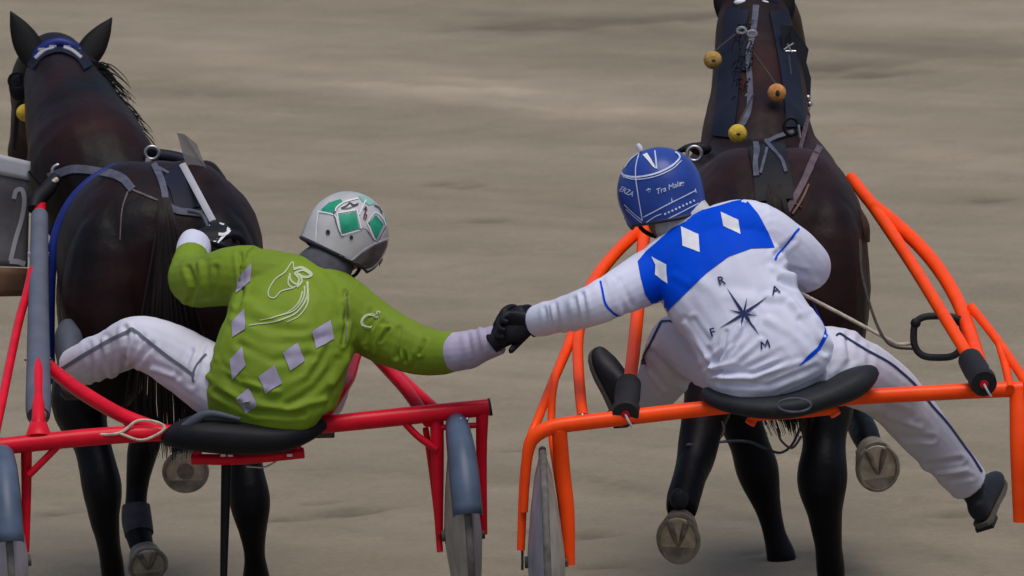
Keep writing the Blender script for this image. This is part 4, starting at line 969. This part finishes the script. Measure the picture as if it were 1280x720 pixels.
def build_green_driver():
    base = P(325, 540, .02)
    t = thing('person', 'driver in green silks with lilac diamonds reaching right, silver and green helmet', 'person', base, 'sulky drivers shaking hands')
    SL, SR = P(300, 335, .18), P(446, 396, .10); sd = (SR-SL).normalized()
    tor = [(P(344, 524, .02), .165, .11), (P(338, 508, .0), .195, .14), (P(342, 482, .0), .206, .148), (P(350, 455, .02), .208, .15), (P(359, 425, .06), .205, .148), (P(370, 394, .11), .205, .138), (P(382, 366, .155), .17, .115), (P(391, 352, .185), .10, .09), (P(396, 345, .20), .075, .075)]
    la = [(P(318, 345, .16), .09, .095), (P(296, 345, .19), .09, .092), (P(270, 349, .26), .083, .085), (P(246, 352, .35), .078, .082), (P(238, 345, .42), .070, .072), (P(239, 328, .49), .056, .058), (P(241, 318, .52), .053, .055)]
    ra = [(P(425, 385, .12), .10, .10), (P(450, 402, .11), .092, .095), (P(480, 420, .09), .084, .086), (P(512, 434, .06), .078, .08), (P(540, 441, .03), .070, .072), (P(562, 440, .0), .060, .062), (P(572, 438, -.01), .056, .057)]
    lc = [(P(239, 330, .48), .05, .05), (P(241, 316, .53), .055, .056), (P(244, 304, .57), .050, .052), (P(247, 298, .585), .042, .042)]
    rc = [(P(552, 441, .01), .052, .053), (P(566, 440, -.005), .060, .061), (P(585, 437, -.025), .057, .058), (P(605, 430, -.05), .051, .052), (P(624, 424, -.07), .046, .047)]
    ll = [(P(310, 500, .03), .12, .12), (P(270, 478, .12), .108, .11), (P(235, 455, .22), .098, .10), (P(200, 436, .32), .090, .094), (P(170, 428, .40), .080, .082), (P(140, 440, .48), .072, .074), (P(112, 452, .56), .066, .068), (P(92, 460, .62), .060, .062)]
    rl = [(P(350, 500, .03), .12, .12), (P(375, 490, .15), .11, .11), (P(395, 482, .30), .095, .095), (P(402, 484, .44), .085, .085), (P(404, 495, .56), .072, .074), (P(405, 502, .68), .062, .064)]
    hc = P(434, 293, .29); up = V(.54, .30, .85); fw = V(.50, .85, -.25)
    upn = up.normalized(); fwn = (fw-upn*fw.dot(upn)).normalized(); rt = fwn.cross(upn)
    mb = MB()
    for ch, q in ((tor, .78), (la, .6), (ra, .6), (lc, .6), (rc, .6), (ll, .7), (rl, .7)): mb.loft(lowered(ch, q), 14, side=sd, sub=3)
    mb.loft([(P(392, 350, .18), .07, .07), (lerp(P(398, 340, .2), hc, .5), .058, .06), (hc-upn*.05, .06, .065)], 14, side=sd, sub=3); head_into(mb, hc-upn*.012, rt, upn, fwn)
    body('body', mb, .010, M['skin'], t, 3); eyes(t, hc-upn*.012, rt, upn, fwn)
    mb = MB(); mb.loft(tor, 24, side=sd, sub=4, power=2.2); mb.loft(la, 18, sub=4); mb.loft(ra, 18, side=(0, 1, 0), sub=4)
    mb.loft([(P(292, 347, .19), .07, .07), (P(320, 347, .17), .095, .092), (P(360, 357, .165), .10, .098), (P(400, 368, .16), .10, .096), (P(432, 388, .13), .097, .094), (P(455, 404, .11), .08, .08)], 18, side=(0, 1, 0), sub=4)
    folds = [([(300, 318), (304, 350), (296, 380)], 4, -.006), ([(432, 365), (434, 400), (428, 430)], 3, -.005), ([(465, 388), (455, 425)], 4, -.006), ([(478, 410), (468, 440)], 4, .005), ([(500, 412), (496, 445)], 4, -.006), ([(520, 420), (512, 455)], 4, .005),
             ([(260, 470), (300, 500), (360, 512), (405, 500)], 5, .006), ([(270, 490), (320, 516), (380, 518)], 4, -.006), ([(405, 430), (380, 470), (340, 492)], 6, .005), ([(420, 450), (395, 485), (360, 505)], 5, -.006), ([(440, 440), (415, 480)], 5, .006),
             ([(262, 440), (285, 470), (320, 490)], 5, -.005), ([(250, 330), (255, 365)], 5, .005), ([(270, 335), (268, 370)], 4, -.005), ([(310, 380), (345, 400), (390, 405)], 8, .005), ([(395, 350), (415, 372), (430, 398)], 6, -.004), ([(472, 396), (462, 412), (458, 432)], 3, -.006), ([(485, 412), (476, 426)], 2.5, -.006), ([(508, 418), (503, 436), (507, 452)], 2.5, -.006), ([(530, 426), (524, 442)], 2.5, -.005), ([(290, 400), (330, 420), (380, 420), (425, 405)], 6, .004), ([(268, 455), (300, 478), (350, 490)], 4, .005), ([(300, 430), (340, 450), (390, 445)], 6, -.004), ([(235, 335), (242, 360), (236, 378)], 4, -.005)]
    j = body('jacket', mb, .0048, M['green'], t, 6, creaser(folds, .0035, 1.0))
    for o_, ch in ((lc, 0), (rc, 1)):
        q = MB(); q.loft(o_, 18, side=(0, 1, 0) if ch else (1, 0, 0), sub=4); body('cuff', q, .005, M['white'] if not ch else M['cuff'], t, 3, creaser([([(600, 412), (606, 445)], 4, .004), ([(585, 418), (590, 452)], 4, -.004)], .0025, 4))
    mb = MB(); mb.loft(ll, 20, side=(0, 1, .6), sub=4); mb.loft(rl, 20, sub=4); mb.ell(P(332, 506, .02), (sd*.17, V(0, .13, 0), V(0, 0, .075)))
    folds = [([(157, 410), (157, 440), (152, 470)], 4, -.008), ([(172, 420), (160, 445)], 4, .006), ([(190, 430), (172, 452), (150, 470)], 4, -.006), ([(215, 470), (190, 462)], 4, .005), ([(240, 440), (225, 470)], 4, -.005), ([(110, 430), (118, 475)], 4, -.006), ([(130, 425), (138, 470)], 4, .005), ([(255, 430), (240, 480)], 4, -.005)]
    tr = body('trousers', mb, .0052, M['white2'], t, 5, creaser(folds, .003, 2.0))
    TT = bvh(tr); mb = MB(); strip(mb, TT, [(78, 461), (100, 447), (117, 437), (140, 424), (160, 415), (166, 412), (187, 428), (210, 446), (230, 460), (243, 470)], 4.2, .0025, 3); mb.build('side_piping', M['pipe'], tr)
    mb = MB(); strip(mb, TT, [(258, 443), (246, 456), (241, 470), (243, 478)], 2.6, .0025, 3); mb.build('belt_seam', M['pipe'], tr)
    # prints on the back
    TJ = bvh(j)
    X = lambda l: [(280+a/2.88, 290+b/2.88) for a, b in l]
    for poly in ([(48, 165), (100, 115), (95, 180), (45, 222)], [(30, 325), (75, 275), (78, 350), (32, 380)], [(22, 460), (65, 415), (80, 480), (32, 532)], [(45, 600), (90, 560), (120, 625), (80, 655)], [(125, 520), (182, 480), (210, 545), (150, 582)], [(212, 435), (265, 400), (290, 465), (238, 500)], [(315, 360), (382, 318), (395, 385), (332, 422)]):
        printed('printed_diamond', TJ, [X(poly)], M['lilac'], j, .0036)
    mb = MB()
    for ln, wd in (([(265, 195), (240, 205), (205, 215), (182, 238), (162, 232), (163, 207), (185, 172), (220, 146), (246, 110), (252, 134)], 1.6), ([(236, 150), (240, 175), (262, 190), (270, 170), (255, 150), (285, 140), (312, 156)], 2.4), ([(250, 136), (280, 130), (315, 154), (290, 165), (262, 150)], 3.2), ([(300, 180), (298, 235), (262, 290), (200, 318), (90, 338)], (2.6, 1.2)),
                   ([(290, 195), (285, 240), (250, 285), (190, 305), (130, 318)], (2.2, 1)), ([(302, 205), (300, 260), (268, 305), (225, 325)], (2.4, .8)), ([(282, 215), (268, 255), (230, 290), (170, 312)], (2, .8)), ([(232, 160), (232, 190), (250, 205)], 1.6), ([(275, 160), (280, 180), (262, 200)], 2.6)):
        strip(mb, TJ, X(ln), wd, .003, 4, 2, 1)
    mb.build('horse_head_emblem', M['palegreen'], j)
    mb = MB(); lettering(TJ, mb, 'C', 458, 400, 19, 14, .2, .003, .012); lettering(TJ, mb, '&', 471, 393, 9, 20, .2, .003, .01); mb.build('sleeve_letters', M['palegreen'], j)
    mb = MB(); strip(mb, TJ, [(433, 366), (435, 392), (432, 428)], 1.4, .0015, 3); mb.build('armhole_seam', M['helm_d'], j)
    # collar, gloves, boots
    mb = MB(); mb.loft([(P(394, 349, .185), .088, .085), (P(403, 338, .205), .086, .082), (P(411, 329, .225), .080, .078), (P(419, 318, .25), .070, .070)], 20, side=sd, sub=3); body('neckwarmer', mb, .006, M['neck'], t, 2, creaser([], .001, 7))
    hl = hand(t, P(246, 300, .58), V(.86, .42, .26), V(-.25, -.45, .85), 1, [.42, .5, .55, .6], sc_=1.1, thumb_curl=.6)
    g = hand(t, P(621, 424, -.085), V(.80, -.02, .56), V(-.25, -.9, .35), -1, [.72, .76, .82, .88], sc_=1.2, thumb_curl=.95)
    TG = bvh(hl); mb = MB(); strip(mb, TG, [(262, 280), (272, 277), (281, 279)], 3, .0025, 3); strip(mb, TG, [(286, 281), (287, 288), (281, 293), (273, 293)], 3.4, .0025, 3); mb.build('glove_mark', M['wprint'], hl)
    mb = MB(); mb.sph(P(629, 423, -.125), .0045, 8, 6); mb.build('glove_stud', M['plate_l'], g)
    boot(t, P(88, 456, .64), (P(112, 452, .56)-P(88, 456, .64)).normalized(), V(-.06, .55, .85), V(-.05, .9, -.5), .25, 'bootg')
    boot(t, P(405, 504, .72), V(0, -.9, .2).normalized(), V(-.02, .5, .85), V(0, .9, -.5), .25, 'bootg')
    # helmet
    h, rt, u, f = helmet(t, hc, up, fw, M['helm_s'], (.127, .138, .133), .60, .18)
    TH = bvh(h); X = lambda l: [(370+a/5.143, 225+b/5.143) for a, b in l]
    for poly, mt in (([(165, 190), (210, 150), (285, 125), (300, 140), (255, 180), (245, 215), (170, 205)], 'helm_g'), ([(275, 225), (385, 205), (405, 310), (295, 345)], 'helm_g'), ([(470, 275), (510, 225), (560, 285), (515, 380)], 'helm_g'), ([(395, 105), (450, 112), (510, 150), (470, 165), (425, 140)], 'helm_pg'), ([(572, 205), (592, 232), (594, 280), (578, 268)], 'helm_g')):
        printed('helmet_panel', TH, [X(poly)], M[mt], h, .0022, 3)
    mb = MB()
    for ln, wd in (([(265, 215), (390, 193), (418, 318), (288, 358), (265, 215)], 1.5), ([(455, 275), (510, 208), (572, 288), (516, 396), (455, 275)], 1.4), ([(150, 205), (250, 228), (272, 290), (290, 352)], 1.6), ([(148, 200), (135, 300), (130, 430)], 1.4), ([(120, 435), (180, 450), (260, 490), (335, 535)], 1.4), ([(335, 530), (420, 455), (500, 405), (588, 372)], 2.0), ([(345, 545), (395, 585), (440, 580), (480, 562)], 1.8), ([(255, 205), (262, 180), (310, 145), (400, 120)], 1.6), ([(405, 225), (430, 165), (450, 130)], 1.6)):
        strip(mb, TH, X(ln), wd, .0032, 1 if wd in (1.5,) else 3, 2, 1)
    mb.build('helmet_lines', M['wprint'], h)
    mb = MB()
    for ln, wd in (([(258, 205), (245, 225), (285, 350), (310, 362)], .9), ([(450, 320), (515, 395), (575, 295)], .9), ([(290, 185), (330, 165), (345, 150), (370, 165), (400, 155)], 1.5), ([(300, 188), (345, 182), (395, 160)], 1.2), ([(432, 195), (448, 175), (440, 215), (432, 250)], 1.4), ([(400, 320), (440, 315), (470, 345)], .8), ([(60, 415), (120, 445), (260, 500), (350, 568)], 1.6), ([(500, 165), (530, 180), (548, 215)], 1.4)):
        strip(mb, TH, X(ln), wd, .0036, 3, 2, 1)
    for cx, cy, r in ((207, 337, 14), (355, 370, 12)): printed('helmet_vent', TH, [X([(cx+r*math.cos(a*.524), cy+1.2*r*math.sin(a*.524)) for a in range(12)])], M['ink'], h, .003, 2)
    mb.build('helmet_dark_lines', M['ink'], h)
    mb = MB(); strip(mb, TH, X([(455, 190), (440, 215), (452, 230), (438, 258)]), 1.4, .0036, 3, 2, 1); mb.build('helmet_red_mark', M['redink'], h)
    printed('ear_patch', TH, [X([(348, 535), (420, 472), (505, 418), (585, 388), (580, 430), (530, 520), (480, 562), (400, 582)])], M['helm_d'], h, .0018, 3)
    mb = MB(); mb.tube([hc+rt*.10-u*.05, hc+rt*.075-u*.10+f*.04, hc-u*.125+f*.07, hc-rt*.075-u*.10+f*.04, hc-rt*.10-u*.05], .006, 8, 5); mb.build('chin_strap', M['leather'], h)
    return t

def build_blue_driver():
    base = PR(975, 505, .02)
    t = thing('person', 'driver in white silks with blue yoke and compass star, blue helmet, leaning to shake hands', 'person', base, 'sulky drivers shaking hands')
    SL, SR = PR(803, 345, .16), PR(950, 285, .18); sd = (SR-SL).normalized()
    tor = [(PR(978, 486, .0), .165, .11), (PR(971, 470, .0), .192, .138), (PR(959, 446, .0), .198, .142), (PR(943, 418, .03), .19, .14), (PR(926, 388, .07), .188, .138), (PR(907, 356, .11), .198, .135), (PR(889, 326, .16), .185, .118), (PR(875, 304, .20), .135, .098), (PR(863, 287, .23), .085, .08), (PR(856, 276, .25), .066, .068)]
    ra = [(PR(922, 290, .18), .095, .10), (PR(948, 291, .19), .09, .094), (PR(976, 305, .21), .082, .086), (PR(1000, 322, .25), .073, .078), (PR(1012, 334, .32), .066, .070), (PR(1002, 342, .40), .060, .062), (PR(980, 348, .48), .052, .054), (PR(965, 350, .53), .046, .048)]
    la = [(PR(832, 340, .17), .09, .09), (PR(812, 346, .16), .082, .084), (PR(790, 357, .11), .074, .076), (PR(766, 370, .05), .066, .068), (PR(742, 381, .02), .061, .062), (PR(715, 390, .08), .056, .057), (PR(690, 396, .14), .051, .052), (PR(672, 401, .19), .047, .048), (PR(667, 402, .20), .043, .044)]
    ll = [(PR(950, 474, .02), .125, .12), (PR(915, 455, .14), .112, .11), (PR(880, 436, .27), .10, .10), (PR(854, 424, .38), .092, .092), (PR(842, 438, .46), .088, .088), (PR(834, 462, .54), .085, .084), (PR(820, 486, .62), .070, .07), (PR(806, 496, .67), .056, .058)]
    rl = [(PR(1000, 462, .02), .125, .125), (PR(1038, 456, .10), .118, .115), (PR(1075, 468, .22), .105, .105), (PR(1110, 490, .36), .092, .094), (PR(1140, 522, .45), .082, .086), (PR(1172, 560, .51), .073, .076), (PR(1200, 592, .56), .066, .068), (PR(1212, 606, .58), .062, .064)]
    hc = PR(825, 239, .30); up = V(-.30, .38, .9); fw = V(-.28, .9, -.4)
    upn = up.normalized(); fwn = (fw-upn*fw.dot(upn)).normalized(); rt = fwn.cross(upn)
    mb = MB()
    for ch, q in ((tor, .78), (la, .6), (ra, .6), (ll, .7), (rl, .7)): mb.loft(lowered(ch, q), 14, side=sd, sub=3)
    mb.loft([(PR(868, 296, .2), .07, .07), (lerp(PR(860, 284, .22), hc, .5), .058, .06), (hc-upn*.05, .06, .065)], 14, side=sd, sub=3); head_into(mb, hc-upn*.012, rt, upn, fwn)
    body('body', mb, .010, M['skin'], t, 3); eyes(t, hc-upn*.012, rt, upn, fwn)
    mb = MB(); mb.loft(tor, 24, side=sd, sub=4, power=2.2); mb.loft(ra, 18, sub=4); mb.loft(la, 18, side=(0, 1, 0), sub=4)
    mb.loft([(PR(806, 347, .16), .07, .07), (PR(830, 336, .17), .092, .09), (PR(865, 316, .185), .10, .10), (PR(900, 298, .19), .105, .10), (PR(930, 289, .19), .10, .098), (PR(955, 294, .19), .085, .085)], 18, side=(0, 1, 0), sub=4)
    folds = [([(880, 458), (910, 440), (930, 415), (940, 395)], 4, -.006), ([(885, 462), (920, 452), (950, 425)], 4, .006), ([(888, 466), (930, 462), (975, 440)], 4, -.006), ([(890, 470), (940, 472), (1000, 452)], 4, .007), ([(900, 478), (960, 482), (1020, 458)], 4, -.006), ([(855, 405), (880, 440), (892, 460)], 4, .006), ([(868, 400), (885, 425)], 4, -.005),
             ([(965, 335), (1000, 350), (1020, 352)], 5, .005), ([(985, 335), (1008, 342)], 4, -.005), ([(970, 318), (990, 300)], 4, -.004), ([(700, 378), (706, 412)], 4, .004), ([(718, 374), (724, 408)], 4, -.004), ([(760, 350), (775, 390)], 5, .005), ([(680, 385), (684, 414)], 3, -.004), ([(775, 350), (790, 380)], 4, -.005), ([(990, 380), (1010, 410), (1040, 430)], 6, .005), ([(960, 370), (985, 372), (1005, 392)], 6, .004), ([(870, 350), (900, 372), (940, 375)], 10, .004), ([(900, 450), (918, 430), (926, 408)], 3, .006), ([(893, 456), (905, 436), (908, 415)], 3, -.005), ([(905, 468), (945, 466), (985, 448)], 3, -.006), ([(975, 350), (1000, 362), (1015, 380)], 4, -.005), ([(1000, 400), (1020, 420), (1030, 440)], 4, -.005), ([(960, 400), (990, 415), (1012, 440)], 6, .004), ([(845, 345), (860, 355)], 5, .004), ([(728, 368), (735, 405)], 3, -.005), ([(690, 382), (695, 412)], 3, .004)]
    j = body('jacket', mb, .0048, M['white'], t, 6, creaser(folds, .0035, 5.0))
    mb = MB(); mb.loft(ll, 20, side=(0, 1, .6), sub=4); mb.loft(rl, 20, side=(0, 1, .3), sub=4); mb.ell(PR(978, 474, .02), (sd*.18, V(0, .13, 0), V(0, 0, .085)))
    folds = [([(840, 400), (860, 430), (880, 455)], 5, .005), ([(815, 440), (840, 470), (862, 480)], 5, -.006), ([(812, 465), (830, 490)], 4, .005), ([(1060, 420), (1065, 450), (1050, 470)], 5, -.006), ([(1080, 432), (1078, 465)], 5, .005), ([(1100, 505), (1140, 520)], 4, -.006), ([(1110, 520), (1150, 535)], 4, .006), ([(1160, 580), (1200, 575)], 4, -.006), ([(1170, 592), (1208, 588)], 4, .006), ([(1130, 545), (1165, 548)], 4, -.005), ([(1185, 602), (1215, 596)], 3, -.005)]
    tr = body('trousers', mb, .0052, M['white2'], t, 5, creaser(folds, .003, 6.0))
    # prints
    TJ = bvh(j); X2 = lambda l: [(740+a/3.272, 160+b/3.272) for a, b in l]; X3 = lambda l: [(700+a/3.272, 340+b/3.272) for a, b in l]
    printed('blue_yoke', TJ, [[(797, 327), (800, 345), (806, 368), (818, 385), (832, 396), (838, 386), (862, 362), (884, 341), (911, 321), (939, 311), (968, 310), (960, 290), (948, 268), (932, 249), (916, 252), (900, 257), (878, 263), (858, 273), (840, 286), (822, 302), (808, 314)]], M['blue'], j, .0018, 3.2)
    for poly in ([(365, 405), (437, 437), (442, 510), (372, 483)], [(527, 345), (598, 377), (607, 437), (538, 402)], [(245, 527), (268, 540), (305, 558), (312, 637), (255, 600), (260, 560)]): printed('printed_diamond', TJ, [X2(poly)], M['wprint'], j, .0036, 3)
    c0 = (752, 172); star = []
    for tip, wd in (((680, 62), 11), ((818, 262), 11), ((855, 97), 11), ((648, 235), 11), ((765, 105), 9), ((740, 225), 9), ((690, 155), 9), ((810, 180), 9)):
        dx, dy = tip[0]-c0[0], tip[1]-c0[1]; l = math.hypot(dx, dy); qx, qy = -dy/l*wd*.6, dx/l*wd*.6; mx_, my_ = c0[0]+dx*.16, c0[1]+dy*.16
        star.append(X3([c0, (mx_+qx, my_+qy), tip, (mx_-qx, my_-qy)]))
    printed('compass_star', TJ, star, M['navy'], j, .0030, 3)
    mb = MB()
    strip(mb, TJ, [(952.5, 437.5), (951, 427.5), (957, 433), (959.5, 425), (962.5, 435)], 1.9, .0045, 1, 2, 1)
    for ch, x, y in (('R', 660, 36), ('A', 880, 75), ('F', 626, 247)): lettering(TJ, mb, ch, 700+x/3.272, 340+y/3.272, 10.5, -16, 0, .0045, .004 if ch == 'M' else .02)
    mb.build('compass_letters', M['navy'], j)
    printed('hip_flash', TJ, [X3([(1085, 222), (1098, 232), (1100, 252), (1062, 320), (1015, 362), (975, 385), (1015, 340), (1050, 310), (1075, 265)])], M['blue'], j, .002, 3)
    for ln in (X2([(846, 412), (828, 432), (800, 470), (762, 515), (748, 540)]), X3([(165, 38), (172, 72), (185, 130), (215, 165), (245, 183), (262, 200)])):
        mb = MB(); strip(mb, TJ, ln, 2.8, .0025, 4); mb.build('sleeve_band', M['blue'], j)
    TT = bvh(tr)
    X4 = lambda l: [(1000+a/4, 380+b/4) for a, b in l]
    for ln in ([(793, 474), (800, 455), (813, 430), (827, 402)], [(827, 402), (842, 403), (865, 420), (880, 441)], X4([(180, 160), (200, 150), (240, 175), (330, 230), (440, 290), (510, 345), (580, 410), (660, 510), (740, 600), (820, 710)])+[(1215, 571), (1227, 590)]):
        mb = MB(); strip(mb, TT, ln, 2.4, .0025, 4); mb.build('side_piping', M['navy'], tr)
    mb = MB(); mb.loft([(PR(866, 293, .215), .085, .082), (PR(858, 281, .24), .090, .086), (PR(850, 270, .265), .088, .086), (PR(845, 263, .28), .066, .068)], 20, side=sd, sub=3); body('collar', mb, .006, M['collar'], t, 2, creaser([], .001, 8))
    # hands: the left one clasped under the other driver's glove
    hand(t, PR(669, 402, .255), V(-.95, .10, -.10), V(.05, .93, .35), 1, [.85, .9, .9, .95], sc_=1.05, thumb_curl=1.0)
    hand(t, PR(962, 350, .54), V(-.45, .85, .0), V(.2, 0, .98), 1, 1.05, thumb_curl=.7)
    boot(t, PR(794, 488, .70), (PR(820, 480, .60)-PR(794, 488, .70)).normalized(), V(-.36, .42, .82), V(-.62, .62, -.42), .25)
    boot(t, PR(1217, 610, .60), (PR(1198, 590, .55)-PR(1217, 610, .60)).normalized(), V(.20, .82, .36), V(.45, .42, -.75), .26)
    # helmet
    h, rt, u, f = helmet(t, hc, up, fw, M['helm_b'], (.130, .140, .134), .72)
    TH = bvh(h); X = lambda l: [(760+a/5.143, 170+b/5.143) for a, b in l]
    mb = MB()
    for ln, wd in (([(92, 235), (105, 252), (180, 265), (300, 245), (400, 200), (455, 150), (452, 122), (430, 105)], 2.2), ([(100, 262), (180, 280), (300, 262), (410, 215), (470, 160)], 1.1), ([(110, 205), (150, 150), (215, 100)], 1.2), ([(205, 105), (182, 200), (185, 300), (212, 470), (225, 540)], 1.3), ([(232, 520), (300, 485), (400, 432), (480, 392), (558, 352)], 1.3), ([(270, 588), (330, 560), (450, 500), (578, 432)], 1.3), ([(408, 400), (412, 430)], 1.1), ([(556, 340), (562, 365)], 1.1),
                   ([(302, 98), (308, 150), (314, 212)], 1.8), ([(110, 440), (150, 480), (225, 545)], 1.0), ([(120, 470), (170, 515), (235, 570)], .9), ([(250, 555), (300, 520), (345, 500)], 1.0)):
        strip(mb, TH, X(ln), wd, .003, 4 if len(ln) > 2 else 1, 2, 1)
    mb.build('helmet_lines', M['helm_w'], h)
    printed('crown_wedge', TH, [X([(225, 125), (252, 112), (280, 155), (312, 214), (290, 200), (262, 165)])], M['wprint'], h, .003, 3)
    mb = MB()
    for k in range(9):
        x, y = 360+22.5*k, 493-10.5*k; lettering(TH, mb, '.', 760+x/5.143, 170+y/5.143-2, 9, -25, 0, .003, .05)
    for x, y in ((268, 345), (478, 305)): lettering(TH, mb, '*', 760+x/5.143, 170+y/5.143+3, 9, -20, 0, .003, .03)
    lettering(TH, mb, 'Tra Mala', 760+385/5.143, 170+332/5.143, 6.6, -20, .35, .003, .0, .98); lettering(TH, mb, 'ERZA', 760+125/5.143, 170+355/5.143, 6.6, 24, .1, .003, .01, .8)
    mb.build('helmet_lettering', M['helm_w'], h)
    mb = MB(); mb.loft([(PR(801, 188, .29), .007, .007), (PR(799, 184, .29), .009, .009), (PR(797, 180, .29), .006, .006)], 10); mb.build('crown_peg', M['wprint'], h)
    mb = MB(); mb.tube([hc+rt*.10-u*.05, hc+rt*.075-u*.10+f*.04, hc-u*.125+f*.07, hc-rt*.075-u*.10+f*.04, hc-rt*.10-u*.05], .007, 8, 5); mb.build('chin_strap', M['leather'], h)
    return t

def rein(name, label, pts, r, mt):
    o = MB().tube([p for p in pts], r, 8, 6).build(name, M[mt], None); tag(o, label, 'rein'); return o

build_dark_horse(); build_bay_horse(); build_number_cloth()
build_red_sulky(); build_orange_sulky()
build_green_driver(); build_blue_driver()
rein('rein', 'pale rein running from the blue and white driver towards the black stirrup loop', [PR(955, 340, .58), PR(1000, 366, .5), PR(1050, 392, .5), PR(1102, 420, .52), PR(1122, 430, .54), PR(1142, 429, .56)], .006, 'cord')
rein('rein', 'dark rein running from the glove of the green driver along the near black horse', [P(262, 288, .66), P(252, 268, .70), P(236, 264, .76)], .006, 'grey_strap')
bpy.context.view_layer.update()
